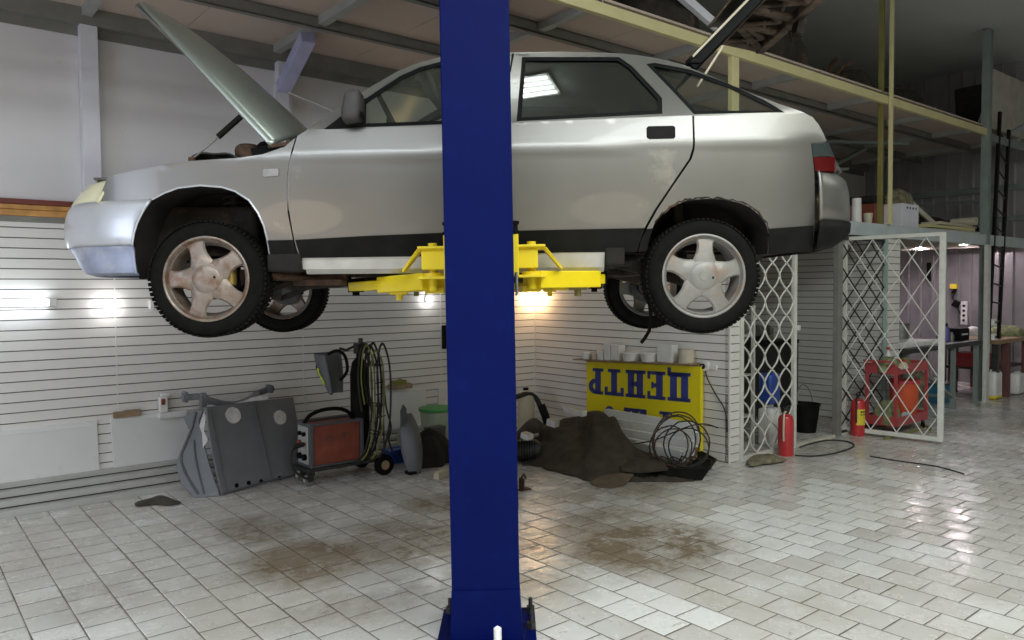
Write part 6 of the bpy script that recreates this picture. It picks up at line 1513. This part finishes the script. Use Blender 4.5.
for x, w1, h1, m1, m2, lb in ((.12, .07, .12, 'rust', 'steel', 'rusty tin on the workbench left of the violet bottle'), (.32, .09, .21, 'purple', 'blackplastic', 'violet bottle with black cap on the workbench'), (.50, .07, .10, 'steel', 'steel', 'grey tin on the workbench right of the violet bottle')):
    rr_ = wth('bench_bottle' if 'bottle with' in lb else 'bench_tin', lb, 'bottle' if 'bottle with' in lb else 'tin', bs+x, bt+.15, .861); mb = MB(); mb.lathe([(0, 0), (w1/2, 0), (w1/2, h1*.8), (w1*.3, h1*.95), (0, h1*.95)], (0, 0, 0), 'z', 18); mb.build('body', m1, parent=rr_); mb = MB(); mb.cyl((0, 0, h1*.95), (0, 0, h1*1.15), w1*.25, 12); mb.build('cap', m2, parent=rr_)
rr_ = wth('power_tool_case', 'black case with white lettering on the workbench beside the tall post', 'case', bs+.76, bt+.12, .861)
mb = MB(); mb.bb(-.16, .16, -.10, .10, 0, .16); mb.build('case', 'blackplastic', parent=rr_, bevel=.01); mb = MB(); mb.bb(-.10, .06, -.103, -.10, .07, .09); mb.bb(.07, .10, -.103, -.10, .07, .09); mb.build('lettering', 'fwhite', parent=rr_, smooth=0)
q = pz(949, 409)
rr_ = wth('olive_sack', 'olive canvas sack standing under the steel workbench', 'sack', bs-.02, bt-.15, 0)
mb = MB(); mb.lathe([(0, 0), (.19, 0), (.215, .06), (.20, .35), (.17, .52), (.10, .60), (.0, .62)], (0, 0, 0), 'z', 26); mb.build('sack_body', 'rag', parent=rr_); mb = MB(); mb.lathe([(.19, .30), (.205, .30), (.20, .36), (.187, .36)], (0, 0, 0), 'z', 26, closed=True); mb.build('strap', 'olive', parent=rr_)
rr_ = wth('storage_crate', 'blue-green crate under the right part of the steel workbench', 'crate', bs+.62, bt-.1, 0)
mb = MB(); mb.bb(-.2, .2, -.18, .18, 0, .25); mb.build('crate_body', 'bluedk', parent=rr_, bevel=.006, smooth=0); mb = MB(); mb.bb(-.21, .21, -.19, .19, .25, .27); mb.build('lid', 'darksteel', parent=rr_, smooth=0)
q = pz(1008, 397)
r = wth('timber_workbench', 'red-brown timber workbench at the right edge of the photo', 'workbench', q[0], q[1]-.40, 0)
mb = MB(); mb.bb(-.45, .95, -.42, .40, .78, .84); mb.build('bench_top', 'woodold', parent=r, bevel=.004, smooth=0)
for x in (-.0, .85):
    for y in (-.36, .34):
        mb = MB(); mb.bb(x-.055, x+.055, y-.05, y+.05, 0, .78); mb.build('leg', 'brownwood', parent=r, bevel=.004, smooth=0)
for y in (-.36, .34):
    mb = MB(); mb.bb(-.42, -.34, y-.04, y+.04, 0, .78); mb.build('leg', 'darksteel', parent=r, smooth=0)
mb = MB(); mb.bb(-.42, .9, -.32, .30, .40, .43); mb.build('lower_shelf', 'darksteel', parent=r, smooth=0)
rs_, rt_ = q[0], q[1]-.40
rr_ = wth('red_toolbox', 'long red metal toolbox on the lower shelf of the timber bench', 'toolbox', rs_-.22, rt_+.02, .431)
mb = MB(); mb.bb(-.18, .16, -.20, .2, 0, .15); mb.build('box_body', 'trolley', parent=rr_, bevel=.01); mb = MB(); mb.bb(-.18, .16, -.2, .2, .151, .20); mb.build('lid', 'redp', parent=rr_, bevel=.01)
lump('tarp_bundle', 'olive tarpaulin bundle on top of the timber workbench', 'tarpaulin', rs_+.72, rt_+.15, .841, .30, .20, .14, 'olive', 21, 'bundle')
lump('plastic_film', 'crumpled white plastic film on the timber workbench beside the ladder', 'plastic film', rs_+.35, rt_-.20, .841, .24, .10, .13, 'patch', 23, 'film')
for x, h1, lb in ((6.33, .42, 'white jerry can with yellow bottom under the bench beside the tall post'), (0, .34, 'white jerry can at the right edge under the timber bench')):
    q_ = pz(994, 399) if x else pz(1017, 395)
    rr_ = wth('plastic_canister', lb, 'jerry can', q_[0], q_[1]-.02, 0)
    mb = MB(); mb.box((0, 0, h1*.45+.02), (.27, .17, h1*.88)); mb.build('body', 'white', parent=rr_, bevel=.035)
    mb = MB(); mb.cyl((.08, 0, h1*.88), (.08, 0, h1), .03, 14); mb.tube([(-.1, 0, h1*.88), (-.07, 0, h1*.98), (.02, 0, h1*.98), (.04, 0, h1*.9)], .012); mb.build('cap', 'fwhite', parent=rr_)
    if x: mb = MB(); mb.box((0, 0, .04), (.275, .175, .075)); mb.build('dregs', 'ylabel', parent=rr_, bevel=.03, label='yellow liquid at the bottom')
# fittings on the corrugated wall
SW = 7.945
def wall_fit(name, lb, cat, x, y, boxes, m, cyl=None):
    q = ps(x, y, SW); r = wth(name, lb, cat, SW, q[1], q[2], rz=-PI/2)
    mb = MB()
    for b in boxes: mb.bb(*b)
    mb.build('body', m, parent=r, bevel=.006, smooth=0); return r
r = wall_fit('power_strip', 'white vertical power strip on the corrugated wall above the workbench', 'power strip', 965, 313, [(-.05, .05, -.05, .0, -.19, .19)], 'white')
for z in (-.12, -.04, .04, .12):
    mb = MB(); mb.cyl((0, -.05, z), (0, -.056, z), .022, 14); mb.build('socket', 'darksteel', parent=r)
r = wall_fit('black_bracket', 'slim black bracket on the corrugated wall seen through the gate mesh', 'bracket', 929.5, 272, [(-.03, .03, -.04, 0, -.16, .16)], 'blackplastic')
mb = MB(); mb.bb(-.015, .015, -.07, -.04, .05, .15); mb.build('catch', 'blackplastic', parent=r, bevel=.003)
r = wall_fit('air_gun', 'yellow and black air gun hanging on the corrugated wall left of the power strip', 'air gun', 955, 287, [(-.06, .05, -.06, 0, -.03, .05)], 'ylabel')
mb = MB(); mb.box((0, -.03, -.07), (.05, .05, .09), ry=.3); mb.box((.03, -.03, -.28), (.10, .06, .11), ry=.5); mb.build('grip', 'blackplastic', parent=r, bevel=.01)
mb = MB(); ctube(mb, [(.0, -.03, -.10), (-.02, -.03, -.18), (.02, -.03, -.26), (.08, -.03, -.40), (.12, -.03, -.48)], .012); mb.build('air_hose', 'cable', parent=r)
# white switches on the tall post
q = pt(982, 375-48, T0+.12)
r = wth('post_switch', 'pair of white switches on the pale post under the deck', 'switch', 5.93, T0+.112, q[2]-.05)
for z in (-.10, .10):
    mb = MB(); mb.bb(-.05, .05, -.04, 0, z-.045, z+.045); b_ = mb.build('switch_box', 'white', parent=r, bevel=.006, smooth=0); mb = MB(); mb.cyl((.01, -.04, z), (.01, -.046, z), .018, 14); mb.build('knob', 'darksteel', parent=b_)
# ladder
lt_ = rt_+.30
A1, A2 = pt(989, 330, lt_), pt(1000, 112, lt_); B1, B2 = pt(999, 330, lt_), pt(1009, 130, lt_)
def low(a, b, z=.842): return a+(b-a)*(z-a[2])/(b[2]-a[2])
A1, B1 = low(A1, A2), low(B1, B2); r_s, r_t = A1[0], A1[1]
r = wth('steel_ladder', 'dark steel ladder standing on the timber bench and leaning on the deck edge', 'ladder', r_s, r_t, .842)
f_ = lambda p: (p[0]-r_s, -(p[1]-r_t), p[2]-.842)
for a, b in ((A1, A2), (B1, B2)): mb = MB(); mb.bar(f_(a), f_(b), .035, .06); mb.build('rail', 'blackplastic', parent=r, smooth=0)
for k in range(1, 12):
    u = k/12; a = A1+(A2-A1)*u; b = B1+(B2-B1)*u; mb = MB(); mb.cyl(f_(a), f_(b), .012, 8); mb.build('rung', 'darksteel', parent=r)
# big panel leaning above the ladder
r = wth('leaning_panel', 'large beige-grey board leaning on the upper level at the right edge', 'board', 6.25, T0-.2, 3.705)
P = [(pt(x, y, T0-.15)) for x, y in ((994, 69), (1028, 84), (1028, 152), (990, 142))]
mb = MB(); mb.prism([(p[0]-6.25, -(p[1]-(T0-.2)), p[2]-3.705) for p in P], (0, .03, 0)); mb.build('board', 'deckunder', parent=r, smooth=0)
mb = MB(); p = P[0]; mb.bar((P[3][0]-6.15, -.08, P[3][2]-3.70), (P[1][0]-6.25-.1, -.08, P[1][2]-4.35), .04, .06); mb.build('batten', 'deck', parent=r, smooth=0)

# ---- things on the lower deck
def deck_thing(name, lb, cat, x, y, t, z=2.306): 
    q = pt(x, y, t); return wth(name, lb, cat, q[0], t, z), q
r, q = deck_thing('red_crate', 'dark red crate on the lower deck just behind the car bumper', 'crate', 873, 215, T0-.5)
mb = MB(); mb.bb(-.34, .24, -.18, .18, 0, .30); mb.build('crate_body', 'brick', parent=r, bevel=.006, smooth=0)
mb = MB(); mb.bb(.10, .25, -.19, -.18, .02, .30); mb.build('front_board', 'redp', parent=r, smooth=0)
mb = MB(); mb.bb(-.36, .26, -.2, .2, .30, .40); mb.build('black_cover', 'blackcloth', parent=r, bevel=.03)
r, q = deck_thing('paper_cup', 'small beige cup on the lower deck in front of the red crate', 'cup', 868, 220, T0-.12)
mb = MB(); mb.lathe([(0, 0), (.04, 0), (.05, .13), (.045, .13), (.036, .01), (0, .01)], (0, 0, 0), 'z', 18); mb.build('cup', 'beige', parent=r)
r, q = deck_thing('white_roll', 'upright white roll on the lower deck left of the red crate', 'roll', 856.5, 219, T0-.2)
mb = MB(); mb.lathe([(.02, 0), (.055, 0), (.05, .30), (.02, .30)], (0, 0, 0), 'z', 20, closed=True); mb.build('roll', 'white', parent=r)
r, q = deck_thing('grey_cabinet', 'pale blue-grey metal box on the lower deck right of the cream post', 'box', 899, 220, T0-.25)
mb = MB(); mb.bb(-.25, .20, -.15, .15, 0, .30); mb.build('box_body', 'post', parent=r, bevel=.006, smooth=0)
for k in range(4): mb = MB(); mb.cyl((-.12+.08*k, -.15, .25), (-.12+.08*k, -.153, .25), .014, 10); mb.build('vent_hole', 'seal', parent=r)
lump('grey_rag_pile', 'pile of pale rags on top of the blue-grey metal box', 'rags', q[0]-.02, T0-.25, 2.607, .22, .14, .18, 'rag', 31, 'rags')
r, q = deck_thing('old_plank', 'weathered plank sloping over the junk on the lower deck', 'plank', 915, 215, T0-.45)
a, b = pt(905, 198, T0-.35), pt(944, 221, T0-.35); mb = MB(); mb.bar((a[0]-q[0], -.10, a[2]-2.306), (b[0]-q[0], -.10, .02), .03, .09); mb.build('plank', 'woodold', parent=r, smooth=0)
mb = MB(); mb.bar((a[0]-q[0]-.1, -.2, a[2]-2.306-.06), (b[0]-q[0]-.3, -.2, .03), .025, .06); mb.build('batten', 'deckunder', parent=r, smooth=0)
lump('dark_junk', 'dark heap of car parts under the sloping plank on the lower deck', 'junk heap', pt(925, 220, T0-.8)[0], T0-.8, 2.306, .5, .3, .28, 'under', 33, 'heap')
for k, (x0, x1, yy, h, m_, lb) in enumerate(((903, 967, 226, .035, 'deckunder', 'lowest pale board of the small stack on the lower deck edge'), (920, 966, 223, .04, 'hose', 'yellowish board in the middle of the stack on the deck edge'), (928, 970, 219, .035, 'beige', 'top beige board of the stack on the lower deck edge'))):
    a, b = pt(x0, yy, T0-.2), pt(x1, yy, T0-.2); z = 2.306+.045*k
    r = wth('timber_board', lb, 'board', (a[0]+b[0])/2, T0-.22, z, rz=.05*(k-1)); L2 = (b[0]-a[0])/2
    mb = MB(); mb.bb(-L2, L2, -.14, .10, 0, h); mb.build('board', m_ if m_ != 'hose' else 'ybeam', parent=r, bevel=.003, smooth=0)
r, q = deck_thing('canvas_roll', 'rolled beige canvas at the right end of the board stack on the deck', 'roll', 964, 220, T0-.2, 2.306+.126)
mb = MB(); mb.lathe([(.02, -.16), (.055, -.16), (.055, .16), (.02, .16)], (0, 0, .056), 'y', 20, closed=True); mb.build('roll', 'beige', parent=r)
lump('dark_junk', 'dark heap of scrap against the corrugated wall on the lower deck', 'junk heap', 7.2, T0-.9, 2.306, .5, .35, .30, 'under', 35, 'heap')
# safety rail in front of the corrugated wall
r = wth('guard_rail', 'pale steel guard rail on the lower deck before the corrugated wall', 'rail', 7.4, T0-.5, 2.306)
mb = MB(); mb.bb(-.02, .02, -.1, 1.7, .60, .64); mb.build('top_rail', 'gpost', parent=r, smooth=0)
for y in (-.08, .75, 1.6): mb = MB(); mb.bb(-.02, .02, y, y+.04, 0, .60); mb.build('stanchion', 'gpost', parent=r, smooth=0)
# ---- junk on the upper platform
def junk(lb, x, y, t, rx, ry, h, seed, m='under'):
    q = pt(x, y, t); r = lump('car_part_heap', lb, 'junk heap', q[0], t, 3.821, rx, ry, h, m, seed, 'heap')
    rr = random.Random(seed); mb = MB()
    for k in range(9):
        a = rr.uniform(0, 6.3); R_ = rr.uniform(.2, .8); p = Vector((rx*R_*math.cos(a), ry*R_*math.sin(a), h*.55)); d = Vector((rr.uniform(-.35, .35), rr.uniform(-.2, .2), rr.uniform(.0, .25)))
        ctube(mb, [p, p+d*.5+Vector((0, 0, .05)), p+d], rr.uniform(.012, .03), 6, 3)
    mb.build('scrap_pieces', 'rust', parent=r); return r
junk('dark heap of car parts on the upper platform right of the tailgate', 765, 46, T0-.5, .42, .45, .50, 41)
junk('lower dark heap on the upper platform further right behind the edge beam', 832, 68, T0-.55, .40, .4, .26, 43)
junk('dark heap on the upper platform left of the tailgate above the car roof', 650, 10, T0-.5, .45, .45, .50, 45)
junk('dark scrap on the upper platform at the upper left of the tailgate', 560, -8, T0-.5, .40, .4, .35, 47)
junk('dark low scrap on the upper platform near the tall cream post', 880, 88, T0-.7, .6, .5, .35, 49)
r = wth('salvaged_chair', 'dark car seat standing on the upper platform before the tall grey post', 'car seat', pt(977, 120, T0-.5)[0], T0-.6, 3.821)
mb = MB(); mb.box((.1, 0, .45), (.16, .45, .75), ry=-.25); mb.box((-.12, 0, .12), (.45, .45, .18)); mb.build('seat', 'blackcloth', parent=r, bevel=.05, smooth=50)
mb = MB(); mb.prism([(-.45, -.24, 0), (-.05, -.24, 0), (.03, -.24, .62)], (0, .02, 0)); mb.build('side_board', 'beige', parent=r, smooth=0)

M['lampc'] = emis('ceiling_tube_light', (.92, 1, .97), 16)
# ============================================================ LIGHT, CAMERA
area(-5.5, 8.0, 4.9, 4, 1.6, 180, (.90, .97, 1))
area(-9.0, 7.0, 4.9, 4, 1.6, 170, (.82, .90, 1))
area(-2.0, 7.5, 4.9, 4, 1.6, 100, (.96, 1, .94))
area(-4.5, 10.5, 4.9, 4, 1.6, 160, (.95, 1, .94))
area(2.0, 8.5, 4.9, 4, 1.6, 30, (.95, 1, .90))
# added cool fill brightening the left wall and bumper; no gate is built here
g_ = bpy.data.lights.new('cool_fill', 'AREA'); g_.shape = 'RECTANGLE'; g_.size = 4; g_.size_y = 2.6; g_.energy = 110; g_.color = (.74, .80, 1)
go_ = bpy.data.objects.new('cool_fill', g_); COL.objects.link(go_); go_.location = W(-12.6, 5.0, 2.0)
go_.rotation_euler = Vector((LA[0], LA[1], 0.03)).to_track_quat('-Z', 'Y').to_euler()
# the fitting whose tubes mirror in the rear door glass
lf = thing('ceiling_light', 'long louvred fluorescent ceiling fitting above the camera side of the car', 'lamp', (.07, 3.45, 5.10), .30)
mb = MB(); mb.bb(-.34, .34, -.22, .22, -.02, .02); mb.build('housing', 'white', parent=lf, bevel=.005, smooth=0)
for k in range(4):
    mb = MB(); mb.cyl((-.31, -.15+.10*k, -.05), (.31, -.15+.10*k, -.05), .028, 10); mb.build('tube', 'lampc', parent=lf)
for (x, y, z, e, col_) in ((-2.2, -1.6, 1.35, 34, (1, .74, .50)), (1.6, -1.8, 1.35, 22, (1, .76, .55))):
    wl = bpy.data.lights.new('work_lamp', 'POINT'); wl.energy = e; wl.color = col_; wl.shadow_soft_size = .5
    wo = bpy.data.objects.new('work_lamp', wl); COL.objects.link(wo); wo.location = (x, y, z)
w_ = bpy.data.worlds.new('w'); bpy.context.scene.world = w_; w_.use_nodes = True
w_.node_tree.nodes['Background'].inputs[0].default_value = (.5, .52, .55, 1); w_.node_tree.nodes['Background'].inputs[1].default_value = .0
cam = bpy.data.cameras.new('cam'); co = bpy.data.objects.new('cam', cam); COL.objects.link(co)
cam.sensor_width = 36; cam.lens = FP/1024*36; cam.clip_start = .05
R_ = Matrix((CM[0], CM[1], -CM[2])).transposed(); co.matrix_world = Matrix.Translation(CP) @ R_.to_4x4()
sc = bpy.context.scene; sc.camera = co
sc.view_settings.view_transform = 'Standard'; sc.view_settings.look = 'None'; sc.view_settings.gamma = 1; sc.view_settings.use_curve_mapping = False
sc.view_settings.exposure = .35
